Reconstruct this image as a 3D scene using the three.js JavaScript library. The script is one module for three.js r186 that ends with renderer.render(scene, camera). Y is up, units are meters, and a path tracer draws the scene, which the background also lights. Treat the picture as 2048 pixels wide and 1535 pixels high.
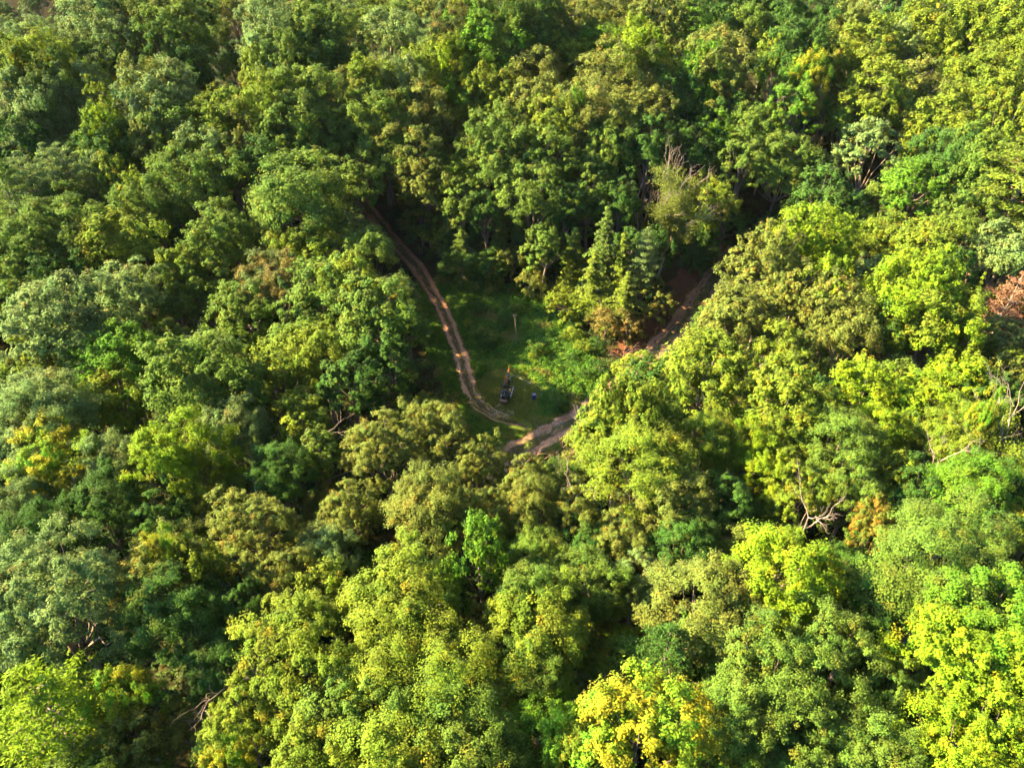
import * as THREE from 'three';
import { Sky } from 'three/addons/objects/Sky.js';
import { mergeGeometries } from 'three/addons/utils/BufferGeometryUtils.js';

// ---------------------------------------------------------------- camera, sky, sun, exposure
const scene = new THREE.Scene();
const camera = new THREE.PerspectiveCamera(55, 1024 / 767, 0.5, 3000);
camera.position.set(0, 71, 84.6);
camera.rotation.set(THREE.MathUtils.degToRad(-40), 0, 0);
const renderer = new THREE.WebGLRenderer();
renderer.toneMapping = THREE.LinearToneMapping;
renderer.toneMappingExposure = 9;
renderer.shadowMap.enabled = true;
const SUN = new THREE.Vector3(-0.79, 0.51, -0.14).normalize();
const sky = new Sky();
sky.name = 'sky'; sky.userData.kind = 'structure';
sky.scale.setScalar(2800);
sky.material.uniforms.sunPosition.value.copy(SUN);
sky.material.uniforms.turbidity.value = 8;
sky.material.uniforms.rayleigh.value = 0.7;
sky.material.uniforms.mieCoefficient.value = 0.004;
scene.add(sky);
scene.environmentIntensity = 0.12;
const sun = new THREE.DirectionalLight(0xffdb9e, 5);
sun.position.copy(SUN).multiplyScalar(400);
sun.castShadow = true; sun.shadow.radius = 1.5;
sun.shadow.mapSize.set(4096, 4096);
Object.assign(sun.shadow.camera, { left: -260, right: 260, top: 260, bottom: -260, near: 1, far: 900 });
scene.add(sun, sun.target);
scene.fog = new THREE.FogExp2(0xdfe6f0, 0.00002);

// ---------------------------------------------------------------- helpers
const DATA = {
trees: [
  [-90.4,-64.1,6.2,22.2,"O","b"], [-86.8,-66.9,4.8,19.3,"O","b"], [-89.9,-53.8,4.6,25.4,"O","b"], [-82.3,-73.5,7.7,24.3,"O","b"], [-87.5,-76.1,4.3,18.3,"O","g"], [-77.7,-77.8,7.8,25.5,"O","g"],
  [-70.4,-77.1,8.2,26.7,"O","o"], [-76.4,-85.8,6.6,23.0,"O","b"], [-70.5,-90.2,5.2,20.1,"O","d"], [-66.0,-69.2,8.2,27.2,"O","g"], [-77.0,-77.2,5.6,21.0,"O","g"], [-76.5,-68.1,6.7,23.3,"O","b"],
  [-73.7,-71.4,6.1,22.1,"O","o"], [-86.2,-49.0,6.3,29.0,"O","y"], [-82.0,-51.2,6.9,28.1,"O","y"], [-82.1,-45.9,5.5,27.4,"O","g"], [-86.6,-45.7,5.0,26.2,"O","d"], [-79.7,-65.4,4.7,20.2,"O","d"],
  [-76.3,-48.4,5.5,24.1,"O","b"], [-78.0,-63.1,4.0,18.7,"M","l"], [-74.8,-62.6,3.0,23.8,"C","e"], [-63.2,-46.9,4.6,25.6,"O","o"], [-66.3,-63.6,5.8,23.6,"O","d"], [-63.5,-64.6,5.8,21.4,"O","d"],
  [-82.1,-44.0,4.9,26.0,"O","b"], [-79.7,-49.0,5.6,26.4,"O","g"], [-61.3,-45.1,8.2,24.6,"O","b"], [-68.5,-36.7,4.5,24.1,"M","l"], [-69.4,-40.0,4.3,24.8,"O","y"], [-86.9,-58.6,3.4,7.2,"S","y"],
  [-82.1,-43.5,7.9,23.7,"O","b"], [-83.2,-37.2,6.6,23.0,"O","d"], [-88.1,-53.5,4.0,8.4,"S","y"], [-85.1,-53.4,3.6,7.7,"S","y"], [-67.6,-34.9,6.2,22.1,"O","d"], [-50.1,-44.1,2.1,23.8,"C","k"],
  [-49.6,-42.3,7.7,23.3,"M","y"], [-61.6,-37.9,5.0,21.9,"O","o"], [-57.9,-40.1,7.3,22.3,"O","g"], [-50.7,-36.0,5.3,21.5,"O","b"], [-45.9,-37.0,4.3,20.3,"O","o"], [-47.1,-32.3,5.7,19.1,"O","g"],
  [-53.3,-28.2,6.7,21.2,"O","g"], [-64.7,-29.3,3.0,21.1,"O","y"], [-73.4,-27.8,4.4,23.9,"P","b"], [-71.2,-29.3,5.0,23.2,"P","b"], [-77.2,-25.8,5.0,23.2,"P","b"], [-67.4,-30.4,5.5,21.3,"P","b"],
  [-79.7,-24.6,5.0,23.3,"P","g"], [-73.0,-25.1,4.9,19.5,"O","g"], [-60.3,-25.3,3.6,21.2,"M","y"], [-58.5,-24.2,4.6,20.0,"O","g"], [-68.8,-32.3,2.8,15.2,"C","y"], [-60.2,-16.4,5.7,19.1,"O","y"],
  [-67.1,-17.0,6.7,21.0,"O","g"], [-72.1,-13.5,6.9,21.5,"O","g"], [-56.9,-23.6,4.6,16.7,"O","d"], [-57.4,-36.8,2.3,5.1,"S","l"], [-58.8,-33.2,2.4,5.3,"S","y"], [-44.8,-16.7,6.4,20.4,"O","g"],
  [-54.7,-30.1,2.2,5.0,"S","l"], [-61.7,-30.5,3.3,7.2,"S","g"], [-45.6,-63.3,6.1,28.6,"O","b"], [-42.2,-59.5,5.9,27.2,"O","b"], [-35.7,-61.9,7.8,26.6,"O","g"], [-39.8,-74.2,3.9,23.9,"O","d"],
  [-35.5,-86.7,3.8,22.3,"P","b"], [-33.5,-105.5,4.6,16.6,"M","y"], [-32.5,-85.3,4.8,18.1,"M","y"], [-25.5,-80.5,5.6,18.8,"O","b"], [-26.9,-109.4,3.5,16.2,"P","b"], [-18.8,-100.7,4.4,16.2,"O","o"],
  [-15.6,-61.1,3.2,24.8,"P","b"], [-11.2,-65.4,4.5,24.1,"O","r"], [-9.6,-72.7,3.7,23.6,"O","y"], [-13.2,-59.2,4.0,23.1,"M","y"], [-6.2,-67.9,7.9,24.6,"M","e"], [-2.8,-68.2,6.0,27.3,"O","g"],
  [-44.7,-55.2,4.7,23.4,"O","y"], [-41.2,-56.4,6.4,24.9,"O","g"], [-35.6,-58.7,7.1,22.9,"O","d"], [-39.6,-49.0,2.5,23.8,"C","y"], [-40.8,-44.1,4.9,24.9,"O","y"], [-24.7,-46.1,2.7,22.2,"O","o"],
  [-25.5,-49.2,4.6,24.4,"M","y"], [-26.7,-47.8,6.0,22.9,"O","o"], [-21.1,-52.3,6.1,22.1,"O","b"], [-16.0,-55.8,6.2,21.2,"O","y"], [-10.9,-57.5,4.5,23.1,"M","l"], [-10.0,-55.0,4.8,20.3,"M","k"],
  [-3.5,-64.5,5.7,20.0,"M","y"], [-5.7,-54.5,3.4,21.1,"M","y"], [-35.1,-45.7,7.3,23.5,"O","g"], [-39.1,-41.8,7.3,22.3,"O","g"], [-32.3,-40.9,6.4,20.4,"O","g"], [-22.2,-44.1,4.8,21.4,"O","y"],
  [-23.1,-43.8,6.9,21.5,"O","g"], [-16.3,-45.6,6.9,21.6,"O","o"], [-7.7,-50.0,3.3,17.7,"T","y"], [-4.5,-52.9,6.1,19.9,"O","y"], [-2.9,-39.7,6.7,21.0,"O","g"], [-16.6,-38.1,6.1,19.9,"O","o"],
  [-15.0,-37.8,5.6,18.8,"O","g"], [-12.0,-54.7,3.5,7.4,"S","y"], [-41.0,-35.9,5.8,19.1,"O","d"], [-36.1,-47.8,2.9,6.2,"S","g"], [-32.9,-23.0,8.2,24.4,"O","g"], [-26.8,-33.6,5.1,17.7,"O","g"],
  [-8.9,-35.5,4.5,16.5,"M","y"], [-8.8,-30.8,3.9,15.3,"O","g"], [-2.0,-35.0,5.0,17.5,"O","g"], [-34.4,-14.4,3.0,17.8,"M","y"], [-30.9,-15.7,5.5,18.5,"M","y"], [-22.1,-15.1,4.6,16.7,"O","g"],
  [-14.8,-34.2,4.5,16.5,"O","o"], [-15.8,-39.0,3.7,7.9,"S","d"], [-4.5,-28.7,2.9,14.5,"O","d"], [3.5,-70.8,8.0,27.0,"O","g"], [3.5,-68.7,6.7,22.2,"O","d"], [9.5,-74.0,3.8,23.7,"O","o"],
  [13.2,-76.5,3.9,21.9,"O","o"], [20.8,-83.5,7.3,22.5,"O","o"], [29.6,-75.7,7.7,24.4,"O","o"], [7.8,-67.3,3.6,21.2,"O","y"], [9.7,-68.4,5.2,19.0,"M","y"], [3.7,-62.9,5.9,19.4,"O","o"],
  [16.8,-74.4,5.7,19.0,"M","e"], [23.3,-64.6,3.0,23.3,"M","l"], [24.4,-58.8,5.5,25.1,"M","l"], [35.4,-72.8,6.1,25.0,"P","e"], [34.4,-56.7,4.6,25.5,"M","e"], [19.9,-55.7,7.7,23.1,"O","o"],
  [37.5,-58.7,8.2,25,"O","o"], [5.0,-48.7,4.9,21.6,"O","o"], [6.3,-45.4,6.4,20.4,"O","y"], [14.0,-46.0,7.0,21.6,"O","o"], [22.2,-47.3,7.1,21.9,"O","o"], [17.3,-41.3,6.3,20.2,"O","g"],
  [29.4,-55.0,6.3,20.3,"O","d"], [10.9,-45.2,2.6,22.2,"M","e"], [13.7,-37.6,4.6,16.7,"O","g"], [13.4,-32.7,4.5,16.4,"O","g"], [4.8,-38.0,6.1,19.8,"O","g"], [23.7,-39.1,4.7,21.2,"O","d"],
  [36.5,-48.8,4.5,17.6,"M","e"], [31.0,-42.8,5.4,18.4,"O","d"], [39.6,-39.7,4.9,21.6,"T","g"], [34.5,-34.0,4.2,15.8,"M","y"], [43.7,-48.0,6.3,20.1,"O","g"], [38.1,-54.3,5.8,19.2,"O","d"],
  [3.0,-29.5,5.3,18.2,"O","g"], [8.9,-30.0,3.9,15.2,"O","d"], [18.2,-30.5,4.0,15.3,"O","d"], [44.0,-81.3,6.7,23.4,"O","d"], [47.5,-76.7,5.3,21.4,"O","g"], [49.1,-80.0,5.4,23.8,"O","d"],
  [5.3,-29.1,3.0,9.0,"C","g"], [10.6,-23.9,4.3,12.4,"C","y"], [14.7,-20.7,4.5,19.2,"C","g"], [17.6,-19.1,3.8,15.3,"C","y"], [13.0,-16.7,4.6,13.1,"C","y"], [21.2,-18.9,2.8,16,"P","b"],
  [-2.1,-29.5,3.5,10.2,"C","g"], [-6.5,-31.3,3.0,9.1,"C","d"], [-0.2,-26.2,2.7,5.9,"S","o"], [8.0,-16.5,2.6,5.7,"S","y"], [3.0,-21.7,2.4,5.4,"S","o"], [22.0,-18.7,2.9,6.3,"S","o"],
  [17.9,-13.6,4.1,11.8,"C","y"], [53.9,-76.5,6.7,24.4,"O","d"], [61.2,-75.1,6.0,24.1,"M","d"], [54.2,-62.5,6.2,24.4,"O","d"], [66.2,-70.8,6.0,22.9,"O","o"], [70.9,-74.2,2.0,23.8,"C","y"],
  [84.2,-91.3,4.6,16.6,"O","d"], [50.8,-63.7,3.7,21.4,"O","y"], [55.0,-58.3,4.9,23.8,"O","d"], [51.6,-62.3,2.2,24.8,"P","b"], [53.5,-53.7,3.9,24.0,"M","k"], [50.3,-50.4,5.8,24.6,"T","e"],
  [63.4,-62.7,3.3,15.6,"O","o"], [68.3,-66.7,7.2,22.2,"M","y"], [79.6,-73.9,4.9,18.4,"O","b"], [85.2,-75.0,7.8,23.4,"O","y"], [93.4,-71.3,8.2,26.1,"M","y"], [88.4,-68.9,5.6,22.0,"O","y"],
  [95.6,-65.8,6.3,22.4,"O","y"], [66.5,-53.5,7.7,23.1,"O","y"], [73.0,-51.9,5.9,22.6,"O","o"], [76.9,-44.4,7.5,22.8,"M","y"], [82.8,-56.6,3.9,20.7,"O","y"], [88.0,-53.7,7.8,23.4,"M","y"],
  [84.4,-39.3,4.5,25.2,"O","y"], [78.5,-32.4,5.1,26.5,"O","y"], [62.9,-41.5,5.2,22.6,"T","b"], [62.0,-52.2,4.9,17.2,"O","g"], [47.8,-41.7,6.1,19.8,"O","g"], [53.8,-31.3,5.9,19.3,"M","d"],
  [68.3,-31.4,5.8,19.2,"M","e"], [64.2,-33.7,3.9,15.2,"O","g"], [73.2,-34.0,5.1,21.0,"O","d"], [76.2,-31.7,4.5,23.1,"O","g"], [74.2,-27.7,3.9,21.7,"M","g"], [67.6,-42.4,2.6,5.8,"S","y"],
  [72.4,-22.9,4.9,18.3,"O","g"], [64.5,-15.6,1.3,21.6,"C","y"], [46.2,-15.5,7.1,21.9,"M","l"], [59.3,-20.3,4.6,16.7,"O","y"], [63.7,-16.7,5.6,18.7,"M","y"], [76.9,-15.7,5.1,17.6,"O","b"],
  [37.7,-8.7,4.4,21.7,"O","o"], [37.0,-10.6,5.8,19.1,"O","o"], [31.2,1.3,4.9,17.2,"O","o"], [29.3,0.8,3.4,16.5,"O","o"], [38.4,-3.9,4.3,16.1,"O","o"], [40.7,-4.4,3.9,18.5,"O","o"],
  [44.3,-3.9,3.5,20.0,"M","l"], [44.9,-0.6,5.2,17.8,"O","o"], [54.5,-12.3,3.9,15.1,"O","b"], [55.5,-1.1,6.2,23.0,"M","l"], [61.8,-4.6,3.2,21.1,"O","d"], [57.4,2.4,5.3,20.3,"M","y"],
  [45.1,3.5,4.2,15.8,"O","o"], [52.5,1.1,4.0,15.3,"O","d"], [58.0,5.3,4.4,18.4,"M","l"], [70.1,-9.2,2.0,15,"C","l"], [36.0,6.8,4.0,15.4,"M","y"], [39.6,6.6,2.8,14.5,"O","o"],
  [43.8,14.4,4.5,16.4,"M","l"], [58.6,9.5,3.9,15.2,"M","l"], [50.5,16.6,4.5,16.6,"M","l"], [43.3,22.5,4.0,15.5,"M","l"], [32.6,19.7,5.0,17.4,"M","y"], [31.7,18.5,3.5,18.9,"O","y"],
  [35.8,22.4,3.5,16.7,"M","y"], [52.6,23.7,1.7,20.0,"M","k"], [51.2,23.5,3.8,16.1,"O","y"], [30.4,24.8,3.8,14.9,"M","y"], [36.7,26.1,4.5,16.4,"O","g"], [30.8,31.0,3.8,14.9,"O","y"],
  [36.3,31.7,4.3,16.1,"O","g"], [43.8,32.0,3.8,15.0,"O","d"], [48.1,33.2,4.2,15.8,"O","e"], [53.1,30.9,2.9,14.5,"O","d"], [41.9,28.5,2.5,14.5,"M","y"], [48.3,36.9,3.1,14.5,"O","d"],
  [-69.7,-7.3,5.4,18.4,"O","g"], [-66.2,-8.8,4.9,17.3,"O","d"], [-81.8,-16.8,3.4,7.2,"S","y"], [-78.3,-9.8,3.2,6.9,"S","y"], [-58.0,7.2,7.6,23.1,"O","b"], [-53.8,-4.6,5.2,18.0,"O","b"],
  [-50.2,-7.3,5.0,17.6,"O","g"], [-46.0,-8.0,4.6,16.6,"O","g"], [-48.4,-9.1,3.7,19.1,"O","y"], [-42.3,-13.1,3.5,15.6,"M","y"], [-37.7,-1.4,4.9,17.2,"O","g"], [-49.2,11.5,6.0,19.7,"M","e"],
  [-59.4,14.6,4.8,18.1,"O","y"], [-53.6,22.5,5.7,19.0,"O","b"], [-47.7,17.2,4.3,15.9,"O","y"], [-36.8,17.2,6.9,21.4,"O","g"], [-31.8,22.6,4.5,16.5,"O","b"], [-49.4,28.3,4.7,16.8,"M","k"],
  [-43.9,28.0,3.9,15.2,"O","b"], [-35.9,28.8,5.0,19.4,"M","l"], [-33.4,30.5,3.7,14.7,"M","y"], [-50.4,34.4,4.0,15.5,"O","b"], [-45.1,40.1,3.5,17.8,"O","d"], [-42.1,34.9,4.3,16.1,"O","d"],
  [-36.7,36.2,3.9,15.2,"O","d"], [-33.1,-4.9,5.5,18.6,"O","r"], [-24.6,0.5,5.9,20.6,"O","g"], [-18.2,6.1,5.6,21.7,"O","g"], [-28.9,4.7,4.7,16.9,"O","g"], [-24.8,8.8,4.5,16.5,"O","y"],
  [-21.7,0.1,4.3,21.5,"O","y"], [-16.4,11.2,4.3,19.0,"O","d"], [-29.1,12.9,4.5,16.3,"M","y"], [-19.6,16.1,3.8,17.1,"O","d"], [-25.2,20.0,3.8,15.1,"O","y"], [-21.8,24.3,2.5,14.5,"O","g"],
  [-14.7,25.9,4.8,17.1,"O","o"], [-8.8,22.6,4.3,15.9,"O","o"], [-26.2,36.6,4.6,16.6,"O","o"], [-17.3,34.0,3.5,14.5,"O","o"], [-22.3,41.9,3.6,14.6,"O","o"], [-25.4,28.9,3.3,14.5,"O","d"],
  [-3.6,26.4,3.2,14.5,"O","o"], [-8.4,35.2,4.4,16.3,"O","o"], [-2.6,33.4,3.6,14.6,"O","o"], [1.9,33.0,3.0,14.5,"O","o"], [-3.0,40.9,2.5,19.5,"M","e"], [-5.9,45.2,1.6,18.5,"M","e"],
  [-39.7,47.8,7.0,21.8,"O","b"], [-32.5,44.4,4.8,17.2,"O","o"], [-32.2,42.8,1.8,17.5,"M","k"], [-29.3,48.7,4.2,15.9,"O","d"], [-29.3,43.3,2.3,16.7,"M","y"], [-17.9,43.7,2.5,14.5,"M","y"],
  [-36.6,56.6,4.7,19.3,"P","l"], [-32.1,55.3,2.8,14.5,"M","k"], [-30.8,57.8,2.6,12.5,"O","o"], [-32.8,60.1,3.0,13.3,"O","g"], [-24.8,51.4,3.0,14.5,"O","d"], [-24.8,46.8,2.8,14.5,"O","d"],
  [-18.0,50.9,5.3,18.1,"O","y"], [-9.9,47.2,5.8,19.2,"O","y"], [-7.2,53.3,6.0,19.7,"O","y"], [-12.3,56.6,5.5,18.5,"O","g"], [-21.9,56.2,4.0,15.3,"O","y"], [-4.1,57.8,4.9,17.3,"O","g"],
  [-22.1,59.8,2.1,14.2,"M","k"], [-15.5,59.5,4.0,16.5,"O","y"], [2.5,48.7,5.0,17.4,"O","y"], [7.5,42.7,3.7,14.7,"O","g"], [1.6,45.5,2.9,17.8,"O","g"], [-8.5,60.4,4.9,17.2,"O","y"],
  [-1.3,61.1,3.9,15.2,"O","g"], [12.3,24.0,5.3,18.2,"O","y"], [24.7,12.4,5.5,18.6,"M","y"], [25.3,16.0,4.6,16.8,"O","y"], [15.6,23.9,3.4,21.1,"O","y"], [13.8,30.2,5.4,18.3,"O","y"],
  [22.6,24.0,4.0,15.4,"O","y"], [6.6,33.7,3.0,14.5,"O","o"], [16.6,33.6,4.5,16.5,"O","o"], [26.0,24.3,3.0,15.6,"M","l"], [11.5,36.8,3.5,14.5,"O","o"], [22.4,32.8,3.7,14.9,"O","d"],
  [28.4,27.8,3.3,14.5,"M","l"], [17.2,38.7,3.5,14.5,"O","d"], [23.9,44.3,5.4,20.3,"M","l"], [27.6,43.8,2.0,17.8,"M","k"], [33.1,40.8,1.9,12.1,"T","g"], [17.5,46.9,5.2,17.8,"O","o"],
  [13.3,51.0,4.0,17.4,"P","d"], [14.9,50.3,2.1,18.3,"C","e"], [22.0,53.4,6.0,19.7,"O","g"], [26.5,51.7,4.0,18.7,"O","g"], [32.0,46.9,3.8,15.0,"O","d"], [39.7,43.9,6.2,20.0,"O","g"],
  [40.0,49.8,4.7,20.3,"M","e"], [37.4,52.9,5.5,18.6,"M","l"], [34.0,58.3,4.4,16.2,"M","l"], [37.4,58.4,3.6,16.7,"M","l"], [32.3,54.5,3.0,15.6,"O","g"], [37.4,36.0,2.0,14.5,"M","q"],
  [9.5,58.4,5.4,18.3,"M","k"], [4.9,59.0,2.7,14.9,"M","y"], [2.7,56.3,3.3,14.5,"O","e"], [16.7,59.2,3.9,15.1,"O","y"], [23.0,58.2,4.5,16.4,"O","g"], [30.1,55.0,3.0,14.5,"O","g"],
  [28.9,59.3,3.8,14.9,"O","g"], [2.4,52.6,3.1,15.6,"O","g"], [18.1,56.7,3.1,16.7,"O","g"], [40.0,54.4,3.4,17.8,"M","l"], [11.3,23.3,2.6,21.1,"M","y"], [14.1,23.9,2.5,21.1,"M","y"],
  [-10.5,-33.3,4.1,8.6,"S","g"], [-7.0,-34.6,3.6,7.7,"S","d"], [-3.0,-33.3,4.1,8.6,"S","g"], [0.5,-35.0,4.1,8.6,"S","d"], [4.5,-35.1,4.1,8.6,"S","g"], [8.6,-35.8,4.1,8.7,"S","d"],
  [12.7,-36.2,3.7,7.7,"S","g"], [-12.9,-35.8,3.6,7.7,"S","d"], [-16.1,-36.4,3.7,7.8,"S","o"], [-16.2,-32.7,2.4,5.3,"S","d"], [16.6,-35.7,4.2,8.7,"S","d"], [20.9,-36.5,3.2,6.8,"S","g"],
  [33.5,-33.1,3.7,7.8,"S","d"], [38.5,-36.3,4.3,9.1,"S","d"], [25.1,-37.1,6.8,20,"H","o"], [55.2,24.4,5.4,20,"H","y"], [77.5,-23.6,8.2,28.4,"X","y"], [73.0,-6.0,4.8,14,"R","r"],
  [-8.5,-27.1,3.5,10.1,"C","g"], [-4.2,-25.7,2.9,6.4,"S","d"], [-10.8,-30.8,3.5,10.3,"C","d"], [1.4,-29.3,4.0,11.5,"C","d"], [7.6,-29.7,3.5,13.5,"C","d"], [33.9,-31.2,3.7,12.8,"C","d"],
  [24.1,-16.3,2.8,6.2,"S","o"], [15.1,-11.0,2.7,5.9,"S","r"], [18.6,-10.5,2.3,5.1,"S","r"], [-9.1,-25.6,2.7,6.0,"S","d"], [-3.6,-25.0,2.7,5.9,"S","d"], [33.3,-32.0,4.2,12.0,"C","d"],
  [9.3,18.0,2.9,6.3,"S","o"], [-5.7,23.1,2.8,6.1,"S","o"], [11.8,23.3,3.1,21.1,"O","y"], [1.5,29.6,3.1,14.5,"O","o"], [6.7,20.7,2.1,4.9,"S","o"],
],
A: [[-28.57, -44.71], [-25.35, -40.26], [-21.38, -35.17], [-17.29, -29.65], [-14.02, -23.59], [-11.43, -18.01], [-9.67, -12.3], [-8.18, -7.11], [-7.18, -2.73], [-6.23, 1.38], [-4.64, 4.72], [-2.79, 6.66], [-0.64, 8.11], [1.82, 9.19]],
B: [[-6.07, 19.83], [-0.94, 15.62], [2.8, 12.73], [6.14, 9.99], [10.04, 7.1], [14.86, 1.94], [19.7, -3.93], [25.12, -11.16], [30.63, -19.28], [36.2, -27.99], [42.14, -36.99]],
clear: [[-15.94, -26.02], [-5.65, -27.77], [3.11, -22.95], [8.82, -16.15], [14.07, -9.7], [15.16, -0.92], [12.55, 6.91], [6.5, 13.92], [1.72, 16.68], [-2.92, 16.26], [-6.51, 10.99], [-9.42, 3.65], [-13.17, -5.79], [-16.31, -16.19]],
jack: [[[-0.45, 0.48], [-1.31, 3.65]]],
barrel: [[3.22, 3.43]],
pole: [[0.8, -9.39], [-18.03, -22.93]],
padc: [[-0.88, 3.1], [-5.82, 2.52], [3.97, 2.54], [-0.92, -3.55], [-0.85, 8.48]],
deadtop: [[3.8, 18.1, 6], [1.6, 18.5, 5.5], [6.6, 17.8, 7], [8.0, 20.1, 7.5], [16.3, 0.5, 9], [17.9, 3.6, 10], [21.7, 0.9, 8], [23.0, 15.2, 15], [30.2, 36.5, 17], [54.7, -52.0, 20], [8.4, 54.3, 12], [-21.3, 52.3, 16], [-23.3, 55.0, 16], [-21.3, 24.3, 16], [-8.3, -42.8, 15], [0.6, -59.7, 16], [47.6, -50.4, 22], [47.3, 27.2, 16], [22.5, -33.7, 15], [10.0, 24.3, 16], [6.5, 29.8, 14], [-28.2, -34.5, 15]],
half: [[25.48, -27.34, 23], [53.9, 25.2, 20]],
snag: [[24.36, -39.39], [25.48, -27.34]],
dead: [[7.5, 21.88], [4.37, 16.67], [1.42, 14.37], [17.92, -8.4], [20.01, -3.34], [27.5, 3.53], [30.73, 13.0], [28.93, 27.0], [67.93, -83.06], [10.63, 47.55], [-25.51, 16.5]],
pine: [[83.79, -30.31]],
flow: [[0.0, -1.87], [1.58, -0.94], [2.99, 0.13]],
grav: [[-1.71, 7.13], [-0.64, 6.71], [4.29, 8.76], [6.07, 8.46], [-2.81, 5.29]],
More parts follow.
